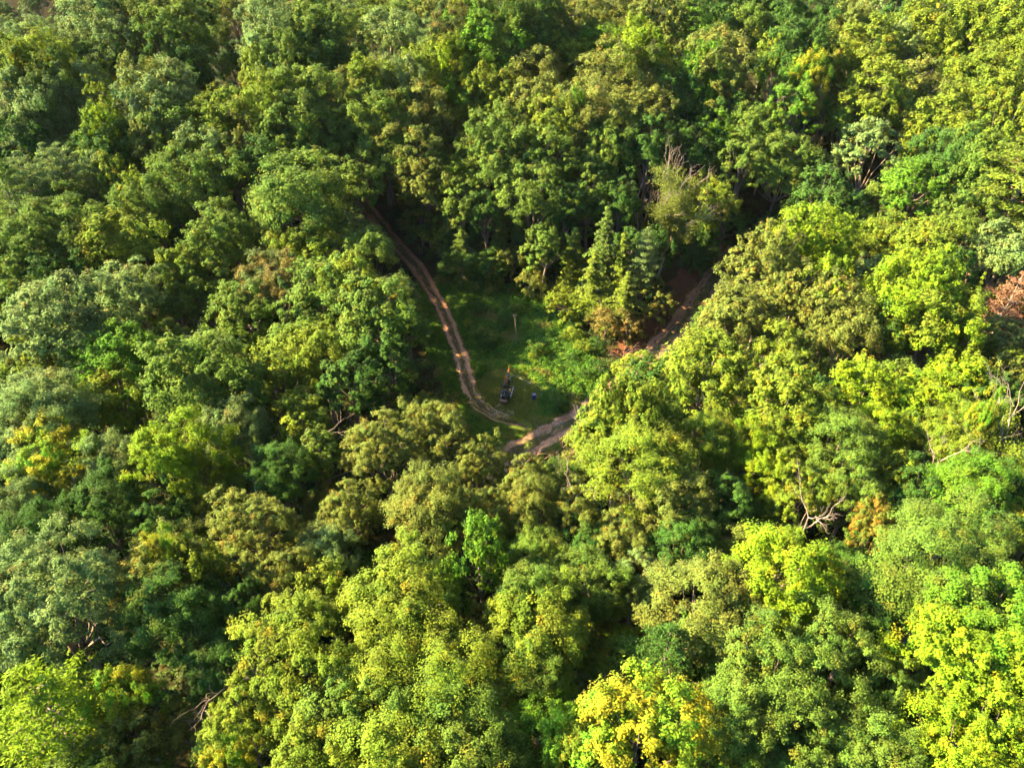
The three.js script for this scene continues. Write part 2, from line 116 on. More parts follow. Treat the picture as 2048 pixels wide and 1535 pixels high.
young: [[-44.2, 60.1, 5.5, 11.0, "M", "g"], [-29.6, 61.2, 3.3, 10.9, "O", "g"], [42.9, 61.5, 5.2, 14.2, "O", "g"], [-55.5, 56.4, 4.2, 10.2, "M", "b"], [-28.2, 55.4, 3.1, 10.0, "O", "o"], [48.0, 55.9, 4.5, 14.1, "O", "o"], [54.5, 56.9, 4.7, 15.1, "O", "y"], [-59.6, 50.9, 5.3, 10.2, "O", "d"], [-50.0, 50.4, 4.7, 12.7, "O", "g"], [6.4, 52.0, 3.1, 10.6, "O", "b"], [9.8, 49.9, 3.7, 10.6, "M", "g"], [-3.2, 45.7, 3.6, 11.6, "O", "o"], [10.5, 45.5, 4.0, 9.0, "O", "y"], [56.4, 48.0, 4.4, 16.8, "M", "b"], [-65.6, 41.3, 5.4, 12.4, "M", "b"], [-56.9, 42.7, 4.9, 12.8, "O", "g"], [-15.2, 43.7, 2.8, 11.2, "M", "o"], [-8.5, 41.9, 3.8, 13.4, "M", "d"], [12.3, 40.8, 3.2, 12.7, "M", "b"], [30.2, 41.0, 3.8, 12.1, "M", "o"], [61.9, 40.9, 4.7, 14.2, "M", "o"], [-34.2, 39.3, 3.9, 12.6, "O", "o"], [-18.9, 37.8, 3.2, 11.7, "O", "b"], [-15.5, 38.3, 2.6, 8.5, "O", "d"], [-11.3, 37.8, 2.9, 9.5, "M", "d"], [-1.5, 36.4, 2.7, 11.6, "M", "y"], [2.4, 38.4, 3.7, 12.4, "O", "g"], [8.1, 36.9, 3.6, 12.3, "O", "d"], [23.1, 38.3, 3.0, 12.0, "O", "o"], [35.2, 37.7, 2.9, 8.9, "O", "d"], [52.4, 37.1, 3.6, 12.7, "O", "y"], [-68.4, 31.5, 4.4, 13.4, "M", "d"], [-60.8, 32.3, 4.9, 11.5, "O", "y"], [-20.6, 34.8, 3.3, 9.4, "M", "o"], [26.4, 33.5, 3.7, 9.6, "O", "d"], [60.4, 33.0, 4.5, 14.1, "O", "o"], [-75.1, 29.1, 4.6, 11.9, "O", "o"], [-20.7, 28.9, 2.9, 8.7, "M", "o"], [5.5, 27.5, 3.1, 11.4, "O", "g"], [46.1, 28.8, 3.4, 12.5, "O", "g"], [51.4, 27.3, 3.3, 12.0, "O", "g"], [69.4, 27.8, 4.7, 15.3, "O", "y"], [-73.8, 22.7, 4.3, 11.2, "O", "b"], [-65.3, 24.1, 4.3, 12.3, "M", "b"], [-27.2, 22.6, 2.9, 11.8, "O", "d"], [77.3, 25.3, 4.4, 14.1, "O", "b"], [-80.3, 18.3, 4.7, 11.2, "M", "d"], [-45.7, 20.8, 3.6, 9.6, "O", "d"], [19.7, 19.8, 2.5, 9.4, "M", "g"], [47.6, 20.8, 2.9, 13.2, "M", "g"], [53.9, 20.1, 3.5, 9.1, "M", "g"], [70.9, 18.0, 4.6, 14.4, "O", "g"], [-86.2, 13.2, 4.2, 16.1, "O", "d"], [-71.5, 14.2, 4.4, 14.5, "O", "o"], [-12.0, 14.3, 3.9, 9.3, "M", "y"], [18.5, 16.3, 3.0, 12.6, "O", "g"], [37.6, 14.1, 3.8, 13.5, "M", "d"], [58.0, 14.5, 3.1, 11.4, "M", "y"], [61.9, 13.4, 3.3, 13.0, "O", "d"], [79.0, 14.5, 5.1, 16.7, "O", "g"], [-78.1, 11.5, 4.5, 15.8, "M", "g"], [17.4, 11.9, 2.9, 13.4, "O", "d"], [32.6, 8.7, 3.5, 11.0, "O", "b"], [50.5, 9.7, 3.5, 13.1, "M", "g"], [64.5, 9.2, 3.0, 13.4, "M", "o"], [85.5, 11.4, 4.7, 14.9, "M", "y"], [-91.9, 7.1, 4.6, 15.9, "O", "y"], [-83.0, 3.8, 5.0, 16.2, "O", "g"], [-32.6, 6.9, 3.7, 12.8, "M", "y"], [18.1, 6.5, 3.9, 9.8, "O", "y"], [21.7, 6.1, 2.5, 10.0, "O", "g"], [67.8, 6.5, 3.1, 11.4, "O", "y"], [91.4, 5.6, 4.4, 16.7, "O", "o"], [-94.9, 1.1, 4.4, 16.1, "O", "b"], [-47.8, 1.2, 3.2, 13.2, "O", "g"], [36.9, 0.6, 2.8, 13.3, "M", "y"], [64.4, 1.7, 3.0, 12.5, "O", "g"], [69.7, -0.3, 3.8, 11.9, "M", "b"], [77.1, 1.1, 4.6, 16.1, "M", "o"], [83.8, 0.6, 4.6, 14.4, "O", "o"], [-89.8, -4.2, 4.4, 16.5, "O", "g"], [-81.0, -3.7, 5.3, 14.2, "O", "o"], [-15.1, -3.4, 3.2, 11.3, "M", "d"], [29.3, -3.5, 2.6, 12.7, "O", "g"], [90.4, -4.3, 5.2, 15.0, "O", "y"], [99.3, -5.3, 5.5, 14.9, "O", "d"], [-97.2, -6.7, 4.5, 14.5, "O", "b"], [-18.2, -8.9, 3.2, 13.3, "M", "o"], [83.1, -9.6, 4.2, 15.2, "O", "o"], [-105.2, -14.4, 5.2, 16.7, "M", "y"], [-93.2, -12.5, 4.9, 14.6, "O", "b"], [-84.0, -11.1, 4.5, 16.6, "O", "d"], [-17.6, -14.4, 2.9, 9.0, "O", "b"], [88.6, -13.0, 4.9, 15.5, "O", "o"], [99.4, -14.1, 4.8, 14.5, "O", "o"], [107.3, -18.6, 4.4, 15.8, "O", "g"], [-111.6, -23.2, 4.3, 16.3, "O", "d"], [-100.2, -21.6, 4.9, 16.5, "M", "o"], [-92.3, -21.3, 4.9, 16.9, "O", "o"], [-41.3, -22.1, 3.1, 12.3, "M", "o"], [5.5, -23.7, 3.7, 12.5, "M", "g"], [19.5, -22.5, 3.5, 12.7, "O", "d"], [92.1, -20.6, 4.9, 16.7, "M", "o"], [101.3, -21.8, 4.5, 16.6, "M", "g"], [-105.4, -27.5, 5.1, 14.6, "O", "o"], [-41.5, -27.7, 3.2, 12.2, "M", "b"], [-27.8, -27.4, 3.9, 12.8, "O", "b"], [24.2, -24.9, 2.9, 11.8, "M", "d"], [60.2, -27.0, 2.9, 12.8, "O", "g"], [111.2, -27.6, 5.5, 14.9, "O", "o"], [-114.5, -32.1, 5.0, 16.4, "O", "o"], [-100.7, -32.7, 4.5, 16.9, "M", "g"], [58.7, -31.4, 3.8, 13.0, "M", "d"], [99.4, -29.6, 4.8, 15.1, "O", "g"], [30.8, -35.3, 3.4, 8.5, "M", "g"], [47.6, -35.8, 3.7, 8.5, "O", "d"], [112.9, -34.6, 4.4, 14.6, "M", "g"], [-119.4, -38.9, 5.4, 15.6, "O", "d"], [-110.6, -39.4, 5.4, 15.9, "M", "b"], [-101.2, -41.3, 4.7, 15.2, "O", "o"], [105.7, -41.4, 5.1, 15.1, "O", "b"], [114.5, -40.9, 4.8, 16.8, "O", "o"], [-117.4, -46.5, 4.0, 9.9, "O", "y"], [59.0, -44.7, 3.6, 11.2, "O", "g"], [-125.8, -48.2, 4.7, 9.5, "O", "y"], [-108.2, -50.2, 4.5, 15.7, "M", "o"], [58.3, -48.9, 2.8, 8.9, "O", "d"], [61.1, -47.9, 2.5, 11.2, "O", "b"], [109.0, -49.0, 5.3, 14.4, "M", "o"], [118.9, -50.1, 4.7, 16.1, "O", "b"], [-117.7, -52.9, 4.3, 9.9, "O", "o"], [-132.2, -59.2, 4.6, 9.4, "O", "b"], [-124.6, -58.3, 4.7, 10.4, "O", "g"], [-113.7, -59.3, 4.8, 9.4, "M", "d"], [-106.9, -58.0, 4.3, 10.7, "O", "d"], [61.1, -60.6, 2.8, 11.8, "O", "b"], [111.7, -59.0, 4.5, 14.7, "M", "y"], [119.2, -60.2, 5.4, 15.6, "O", "g"], [128.0, -59.8, 4.9, 16.6, "M", "g"], [-138.3, -63.1, 4.1, 9.1, "O", "d"], [-133.0, -67.2, 4.1, 10.2, "O", "y"], [-121.7, -70.4, 4.3, 10.2, "O", "d"], [-115.0, -70.5, 4.3, 11.0, "M", "y"], [46.1, -68.0, 3.2, 10.8, "O", "o"], [52.9, -67.4, 3.9, 11.6, "M", "g"], [117.2, -70.6, 5.5, 16.0, "O", "y"], [124.5, -67.7, 5.0, 14.4, "O", "d"], [-131.4, -73.5, 4.8, 9.6, "O", "o"], [126.2, -75.1, 4.3, 16.8, "O", "d"], [135.6, -72.9, 5.6, 15.2, "O", "o"], [-124.4, -80.8, 4.7, 9.5, "M", "o"], [-59.0, -78.8, 3.2, 10.7, "O", "d"], [120.9, -81.4, 4.5, 14.7, "M", "o"], [130.5, -81.3, 5.1, 16.0, "O", "g"], [141.4, -81.5, 5.6, 16.9, "O", "o"], [-62.0, -86.0, 3.3, 12.3, "O", "d"], [55.3, -85.7, 3.7, 10.2, "O", "d"], [-61.9, -91.8, 3.4, 10.8, "M", "d"], [134.1, -90.4, 4.3, 16.1, "O", "y"], [145.0, -92.7, 4.9, 14.4, "M", "g"], [-68.8, -97.2, 3.6, 10.6, "O", "g"], [-31.8, -98.7, 4.7, 14.4, "O", "g"], [-71.3, -102.2, 4.2, 10.9, "M", "g"], [-64.4, -101.6, 5.3, 16.0, "O", "o"], [-49.1, -102.9, 4.9, 16.3, "O", "o"], [-37.8, -103.3, 4.6, 16.5, "M", "g"], [-25.8, -101.8, 5.0, 15.1, "M", "g"], [-15.2, -104.1, 4.4, 15.5, "M", "y"], [85.1, -102.9, 5.8, 17.8, "O", "b"], [91.5, -101.9, 5.9, 14.5, "O", "b"], [-69.9, -108.7, 4.4, 9.2, "O", "o"], [-43.2, -108.6, 4.5, 17.6, "O", "o"], [-22.5, -108.0, 4.2, 14.4, "M", "d"], [-30.7, -113.8, 4.5, 16.6, "M", "o"], [-75.9, -119.4, 4.8, 10.0, "O", "o"], [-89.4, -137.9, 4.6, 9.0, "O", "b"], [-91.3, -150.3, 4.6, 9.3, "O", "g"], [-90.7, -164.6, 4.3, 9.9, "M", "b"], [-139.8, -177.8, 4.3, 10.6, "O", "b"], [-222.5, -259.6, 5.5, 17.6, "O", "g"], [-229.2, -266.1, 5.5, 17.0, "O", "b"], [-225.8, -273.9, 5.6, 14.7, "O", "g"], [-218.0, -276.0, 5.6, 17.0, "M", "b"], [-232.5, -281.6, 6.0, 14.9, "O", "d"], [-210.1, -282.8, 5.9, 17.1, "O", "g"], [-224.1, -287.6, 4.8, 15.2, "O", "b"], [-140.6, -290.0, 5.0, 15.0, "M", "b"], [-230.3, -296.8, 5.6, 18.0, "O", "d"], [-222.5, -294.7, 5.2, 14.6, "O", "g"], [-211.3, -295.1, 4.5, 14.7, "M", "d"], [-217.7, -304.3, 5.3, 17.5, "O", "b"], [-155.3, -330.0, 4.7, 14.0, "O", "d"], [-153.3, -338.2, 6.0, 16.7, "O", "d"]],
};
function rng(seed) { let a = seed >>> 0; return () => { a = (a + 0x6D2B79F5) | 0; let t = Math.imul(a ^ (a >>> 15), 1 | a); t = (t + Math.imul(t ^ (t >>> 7), 61 | t)) ^ t; return ((t ^ (t >>> 14)) >>> 0) / 4294967296; }; }
const clamp = (x, a, b) => Math.min(b, Math.max(a, x));
const ss = (a, b, x) => { const t = clamp((x - a) / (b - a), 0, 1); return t * t * (3 - 2 * t); };
function heightAt(x, z) {
  const s = -x * 0.75 - z * 0.66;
  let h = 14 * ss(10, 78, -z) + 0.05 * Math.max(0, -z - 78);
  h -= 79 * ss(126, 240, s); h += 48 * ss(265, 430, s);
  h -= 5 * Math.exp(-((x - 46) ** 2 + (z + 44) ** 2) / 380);
  h -= 5 * Math.exp(-((x + 60) ** 2 + (z + 76) ** 2) / 300);
  const r = Math.hypot(x, z + 6);
  return h + ss(22, 60, r) * (1.1 * Math.sin(x * .071 + 1.3) * Math.cos(z * .063) + .6 * Math.sin(x * .17 + z * .13));
}
const taken = new Map();
function numbered(name) { const n = taken.get(name) || 0; taken.set(name, n + 1); return n ? `${name}_${String(n).padStart(3, '0')}` : name; }
function tag(o, label, category, group, kind) { o.userData.label = label; if (category) o.userData.category = category; if (group) o.userData.group = group; if (kind) o.userData.kind = kind; return o; }
function mesh(name, geo, mat, parent) { const m = new THREE.Mesh(geo, mat); m.name = name; m.castShadow = m.receiveShadow = true; parent.add(m); return m; }
function thing(name, label, category, x, y, z, turn = 0, group) { const g = new THREE.Group(); g.name = numbered(name); g.position.set(x, y, z); g.rotation.y = turn; tag(g, label, category, group); scene.add(g); return g; }
const V = (x, y, z) => new THREE.Vector3(x, y, z);
function inPoly(x, z, P) { let c = false; for (let i = 0, j = P.length - 1; i < P.length; j = i++) { const [xi, zi] = P[i], [xj, zj] = P[j]; if ((zi > z) !== (zj > z) && x < (xj - xi) * (z - zi) / (zj - zi) + xi) c = !c; } return c; }
const curveOf = P => new THREE.CatmullRomCurve3(P.map(([x, z]) => V(x, 0, z)));
const trackA = curveOf(DATA.A), trackB = curveOf(DATA.B);
const samplesA = trackA.getSpacedPoints(160), samplesB = trackB.getSpacedPoints(160);
const nearest = (S, x, z) => { let m = 1e9; for (const p of S) m = Math.min(m, (p.x - x) ** 2 + (p.z - z) ** 2); return Math.sqrt(m); };
const PAD = { x: -0.9, z: 2.6, rx: 5.0, rz: 6.2 };
const padR = (x, z) => Math.hypot((x - PAD.x) / PAD.rx, (z - PAD.z) / PAD.rz);

// value noise and textures of matter (soil, litter, bark)
function noise2(seed, n) { const r = rng(seed), g = Float32Array.from({ length: n * n }, r); return (u, v) => { const x = ((u % n) + n) % n, y = ((v % n) + n) % n, i = x | 0, j = y | 0, a = x - i, b = y - j, s = a * a * (3 - 2 * a), t = b * b * (3 - 2 * b), i2 = (i + 1) % n, j2 = (j + 1) % n; return (g[j * n + i] * (1 - s) + g[j * n + i2] * s) * (1 - t) + (g[j2 * n + i] * (1 - s) + g[j2 * n + i2] * s) * t; }; }
function texture(size, f, srgb = true) { const d = new Uint8Array(size * size * 4); for (let j = 0; j < size; j++) for (let i = 0; i < size; i++) { const c = f(i / size, j / size), k = (j * size + i) * 4; d[k] = clamp(c[0], 0, 255); d[k + 1] = clamp(c[1], 0, 255); d[k + 2] = clamp(c[2], 0, 255); d[k + 3] = 255; } const t = new THREE.DataTexture(d, size, size); t.wrapS = t.wrapT = THREE.RepeatWrapping; t.magFilter = THREE.LinearFilter; t.minFilter = THREE.LinearMipmapLinearFilter; t.generateMipmaps = true; if (srgb) t.colorSpace = THREE.SRGBColorSpace; t.needsUpdate = true; return t; }
const nA = noise2(11, 16), nB = noise2(12, 64), nC = noise2(13, 256), nD = noise2(14, 256);
const fbm = (u, v) => 0.4 * nA(u * 16, v * 16) + 0.3 * nB(u * 64, v * 64) + 0.3 * nC(u * 256, v * 256);
const litterTex = texture(512, (u, v) => { const n = fbm(u, v), m = nD(u * 256, v * 256), k = 0.55 + 0.9 * n; return [40 * k + 16 * m, 40 * k + 12 * m, 22 * k]; });
const grassTex = texture(512, (u, v) => { const n = fbm(u, v), m = nD(u * 256, v * 256), k = 0.6 + 0.8 * n, t = ss(0.5, 0.72, n); return [(62 + 40 * t) * k + 18 * m, (86 - 4 * t) * k + 24 * m, 34 * k]; });
const dirtTex = texture(512, (u, v) => { const n = fbm(u, v), m = nD(u * 256, v * 256), k = 0.68 + 0.5 * n; return [205 * k + 30 * m, 200 * k + 30 * m, 196 * k + 30 * m]; });
const barkTex = texture(256, (u, v) => { const n = 0.6 * nB(u * 64, v * 16) + 0.4 * nC(u * 256, v * 64), k = 0.55 + 0.9 * n; return [200 * k, 195 * k, 190 * k]; });

// ---------------------------------------------------------------- ground
{
  const N = 260, pos = [], uv = [], idx = [];
  const warp = t => { const a = Math.abs(t); return Math.sign(t) * (a < 0.62 ? a * 145 : 90 + ((a - 0.62) / 0.38) ** 2.6 * 1400); };
  for (let j = 0; j <= N; j++) for (let i = 0; i <= N; i++) { const x = warp(i / N * 2 - 1), z = warp(j / N * 2 - 1) - 20; pos.push(x, heightAt(x, z), z); uv.push(x / 9, z / 9); }
  for (let j = 0; j < N; j++) for (let i = 0; i < N; i++) { const a = j * (N + 1) + i, b = a + 1, c = a + N + 1, d = c + 1; idx.push(a, c, b, b, c, d); }
  const g = new THREE.BufferGeometry(); g.setAttribute('position', new THREE.Float32BufferAttribute(pos, 3)); g.setAttribute('uv', new THREE.Float32BufferAttribute(uv, 2)); g.setIndex(idx); g.computeVertexNormals();
  const m = mesh('ground', g, new THREE.MeshPhysicalMaterial({ map: litterTex, roughness: 1, specularIntensity: 0.2, bumpMap: litterTex, bumpScale: 0.05 }), scene);
  tag(m, 'brown leaf litter floor of the wooded hillside', null, null, 'structure');
}
function sheet(name, label, P, lift, tex, scale, step = 0.6, inside, color = 0xffffff) {   // a sheet of ground cover over the terrain
  const xs = P.map(p => p[0]), zs = P.map(p => p[1]), x0 = Math.min(...xs), x1 = Math.max(...xs), z0 = Math.min(...zs), z1 = Math.max(...zs), pos = [], uv = [], idx = [], at = new Map();
  const vert = (i, j) => { const k = i + ',' + j; if (!at.has(k)) { const x = x0 + i * step, z = z0 + j * step; at.set(k, pos.length / 3); pos.push(x, heightAt(x, z) + lift, z); uv.push(x / scale, z / scale); } return at.get(k); };
  for (let j = 0; z0 + j * step < z1; j++) for (let i = 0; x0 + i * step < x1; i++) { const x = x0 + (i + .5) * step, z = z0 + (j + .5) * step; if (!inside(x, z)) continue; const a = vert(i, j), b = vert(i + 1, j), c = vert(i, j + 1), d = vert(i + 1, j + 1); idx.push(a, c, b, b, c, d); }
  const g = new THREE.BufferGeometry(); g.setAttribute('position', new THREE.Float32BufferAttribute(pos, 3)); g.setAttribute('uv', new THREE.Float32BufferAttribute(uv, 2)); g.setIndex(idx); g.computeVertexNormals();
  return tag(mesh(name, g, new THREE.MeshPhysicalMaterial({ map: tex, color, roughness: 1, specularIntensity: 0.2 }), scene), label, null, null, 'structure');
}
const jag = (x, z, a = 0.7) => a * (nB(x * 0.9 + 40, z * 0.9 + 40) - 0.5) * 2;
sheet('grassy_clearing', 'rough green grassy ground of the well clearing', DATA.clear.map(([x, z]) => [x * 1.15, z * 1.1]), 0.03, grassTex, 5, 0.5, (x, z) => inPoly(x + jag(x, z), z + jag(z, x), DATA.clear));
sheet('mown_pad', 'mown olive grass pad around the pump jack', [[-7, -5], [6, 10]], 0.05, grassTex, 3, 0.35, (x, z) => padR(x, z) < 1 + 0.05 * jag(x * 2, z * 2), 0xfff0c0);
sheet('soil_bank', 'bare brown cut bank beside the dirt road', [[10, -46], [48, 4]], 0.035, dirtTex, 4, 0.5, (x, z) => { const d = nearest(samplesB, x, z); return z < -6 && x + jag(x, z) < 40 && d < 6 + 1.6 * jag(x * .6, z * .6, 1) && (x - 25.1) * 0.85 + (z + 11.2) * 0.55 < 1; }, 0x6e4c34);
sheet('dirt_patch', 'worn orange brown dirt where the track meets the road', [[1, 4], [13, 14]], 0.045, dirtTex, 3, 0.35, (x, z) => Math.hypot((x - 6.6) / 3.4, (z - 8.9) / 1.7) < 1 + .35 * jag(x * 1.5, z * 1.5, 1), 0xb98058);
function track(name, label, curve, len, width, colors, grassMid, taper = 0) {
  const S = curve.getSpacedPoints(len), W = 20, pos = [], uv = [], col = [], idx = [], c = new THREE.Color(), mid = new THREE.Color().setRGB(0.055, 0.075, 0.02), edge = new THREE.Color().setRGB(0.075, 0.07, 0.03);
  S.forEach((p, k) => {
    const q = S[Math.min(k + 1, len)], o = S[Math.max(k - 1, 0)], dx = q.x - o.x, dz = q.z - o.z, L = Math.hypot(dx, dz), nx = -dz / L, nz = dx / L, t = k / len;
    const w = width * (0.85 + 0.4 * nB(k * 0.12, 3)) / 2 * (1 - .75 * ss(.9, 1, t) * taper);
    for (let i = 0; i <= W; i++) {
      const s = i / W * 2 - 1, off = s * w + 0.12 * (nC(k * .7, i * 3.1) - .5), x = p.x + nx * off, z = p.z + nz * off, sway = .22 * (nB(k * .09 + 5, 7) - .5), sr = Math.abs(s + sway), rut = Math.exp(-(((sr - 0.55) / 0.24) ** 2));
      pos.push(x, heightAt(x, z) + (Math.abs(s) > .95 ? -0.04 : 0.075 - 0.05 * rut + 0.02 * nC(k * 1.3, i * 2)), z); uv.push(x / 3, z / 3);
      c.setRGB(...colors[0]).lerp(new THREE.Color().setRGB(...colors[1]), ss(colors[2], colors[3], t));
      const patch = .6 * nB(k * .3, i * .5 + 20) + .4 * nC(k * .9, i * 1.7), g = sr < .36 ? grassMid * ss(.22, .5, patch + .3 * (.3 - sr)) : Math.abs(s) > .8 ? .85 * ss(.25, .55, patch) : .35 * ss(.5, .75, patch);
      c.lerp(Math.abs(s) > .8 ? edge : mid, g); col.push(c.r, c.g, c.b);
    }
  });
  for (let k = 0; k < len; k++) for (let i = 0; i < W; i++) { const a = k * (W + 1) + i, b = a + 1, d = a + W + 1, e = d + 1; idx.push(a, b, d, b, e, d); }
  const g = new THREE.BufferGeometry(); g.setAttribute('position', new THREE.Float32BufferAttribute(pos, 3)); g.setAttribute('uv', new THREE.Float32BufferAttribute(uv, 2)); g.setAttribute('color', new THREE.Float32BufferAttribute(col, 3)); g.setIndex(idx); g.computeVertexNormals();
  tag(mesh(name, g, new THREE.MeshPhysicalMaterial({ map: dirtTex, vertexColors: true, roughness: 1, specularIntensity: 0.3, side: THREE.DoubleSide, bumpMap: dirtTex, bumpScale: 0.03 }), scene), label, null, null, 'structure');
}
track('dirt_track', 'red brown rutted dirt track curving down to the pump jack pad', trackA, 220, 2.5, [[0.52, 0.235, 0.12], [0.56, 0.36, 0.23], 0.1, 0.8], 0.8, 1);
track('dirt_road', 'tan dirt road with a grassy middle beside the clearing', trackB, 220, 4.2, [[0.48, 0.32, 0.21], [0.38, 0.23, 0.14], 0.4, 0.7], 0.85);

// ---------------------------------------------------------------- leaves and trees
const WOOD = {
  grey: new THREE.MeshStandardMaterial({ map: barkTex, color: new THREE.Color().setRGB(0.24, 0.20, 0.16), roughness: 0.95 }),
  pale: new THREE.MeshStandardMaterial({ map: barkTex, color: new THREE.Color().setRGB(0.42, 0.36, 0.30), roughness: 0.9 }),
  red: new THREE.MeshStandardMaterial({ map: barkTex, color: new THREE.Color().setRGB(0.42, 0.27, 0.19), roughness: 0.9 }),
};
const LEAF = {};
for (const [k, c] of Object.entries({ g: [0.092, 0.165, 0.017], d: [0.044, 0.112, 0.012], b: [0.128, 0.205, 0.050], o: [0.122, 0.160, 0.022], y: [0.131, 0.197, 0.012], l: [0.146, 0.242, 0.006], e: [0.084, 0.195, 0.009], k: [0.245, 0.262, 0.011], r: [0.135, 0.122, 0.024], q: [0.27, 0.18, 0.02], rust: [0.29, 0.16, 0.09] }))
  LEAF[k] = new THREE.MeshPhysicalMaterial({ color: new THREE.Color().setRGB(...c), vertexColors: true, roughness: 1, transmission: 0.38, thickness: 0, side: THREE.DoubleSide, specularIntensity: 0.2 });
class Cloud {   // leaf-sized faces, each a folded rhombus
  constructor(seed) { this.r = rng(seed); this.p = []; this.c = []; this.i = []; this.n = 0; }
  g() { return this.r() + this.r() + this.r() - 1.5; }
  leaf(x, y, z, nx, ny, nz, s, asp, cr, cg, cb) {
    let l = Math.hypot(nx, ny, nz) || 1; nx /= l; ny /= l; nz /= l;
    let ax = this.g(), ay = this.g() - .25, az = this.g(); const d = ax * nx + ay * ny + az * nz; ax -= d * nx; ay -= d * ny; az -= d * nz; l = Math.hypot(ax, ay, az) || 1; ax /= l; ay /= l; az /= l;
    const bx = ny * az - nz * ay, by = nz * ax - nx * az, bz = nx * ay - ny * ax, h = s / 2, w = s * asp / 2, f = 0.22 * w;
    this.p.push(x - ax * h, y - ay * h, z - az * h, x + bx * w - nx * f, y + by * w - ny * f, z + bz * w - nz * f, x + ax * h, y + ay * h, z + az * h, x - bx * w - nx * f, y - by * w - ny * f, z - bz * w - nz * f);
    for (let k = 0; k < 4; k++) this.c.push(cr, cg, cb);
    const n = this.n; this.i.push(n, n + 1, n + 2, n, n + 2, n + 3); this.n += 4;
  }
  build() { const g = new THREE.BufferGeometry(); g.setAttribute('position', new THREE.Float32BufferAttribute(this.p, 3)); g.setAttribute('color', new THREE.Float32BufferAttribute(this.c, 3)); g.setIndex(this.i); this.p = this.c = this.i = null; return g; }
}
function limb(points, r0, r1, sides = 6) {   // tapered tube through points
  const P = points, pos = [], uv = [], idx = [], N = P.length - 1, up = V(0, 1, 0), t = V(0, 0, 0), u = V(0, 0, 0), w = V(0, 0, 0);
  for (let k = 0; k <= N; k++) {
    t.copy(P[Math.min(k + 1, N)]).sub(P[Math.max(k - 1, 0)]).normalize(); u.crossVectors(t, Math.abs(t.y) > .9 ? V(1, 0, 0) : up).normalize(); w.crossVectors(t, u);
    const r = r0 + (r1 - r0) * k / N;
    for (let i = 0; i <= sides; i++) { const a = i / sides * 6.2832; pos.push(P[k].x + r * (u.x * Math.cos(a) + w.x * Math.sin(a)), P[k].y + r * (u.y * Math.cos(a) + w.y * Math.sin(a)), P[k].z + r * (u.z * Math.cos(a) + w.z * Math.sin(a))); uv.push(i / sides, k * .7); }
  }
  for (let k = 0; k < N; k++) for (let i = 0; i < sides; i++) { const a = k * (sides + 1) + i, b = a + 1, c = a + sides + 1, d = c + 1; idx.push(a, b, c, b, d, c); }
  const g = new THREE.BufferGeometry(); g.setAttribute('position', new THREE.Float32BufferAttribute(pos, 3)); g.setAttribute('uv', new THREE.Float32BufferAttribute(uv, 2)); g.setIndex(idx); g.computeVertexNormals(); return g;
}
function bend(a, b, r, k, n = 4) { const out = []; for (let i = 0; i <= n; i++) { const t = i / n, q = a.clone().lerp(b, t), e = Math.sin(t * Math.PI) * k; q.x += (r() - .5) * e; q.y += (r() - .3) * e; q.z += (r() - .5) * e; out.push(q); } return out; }

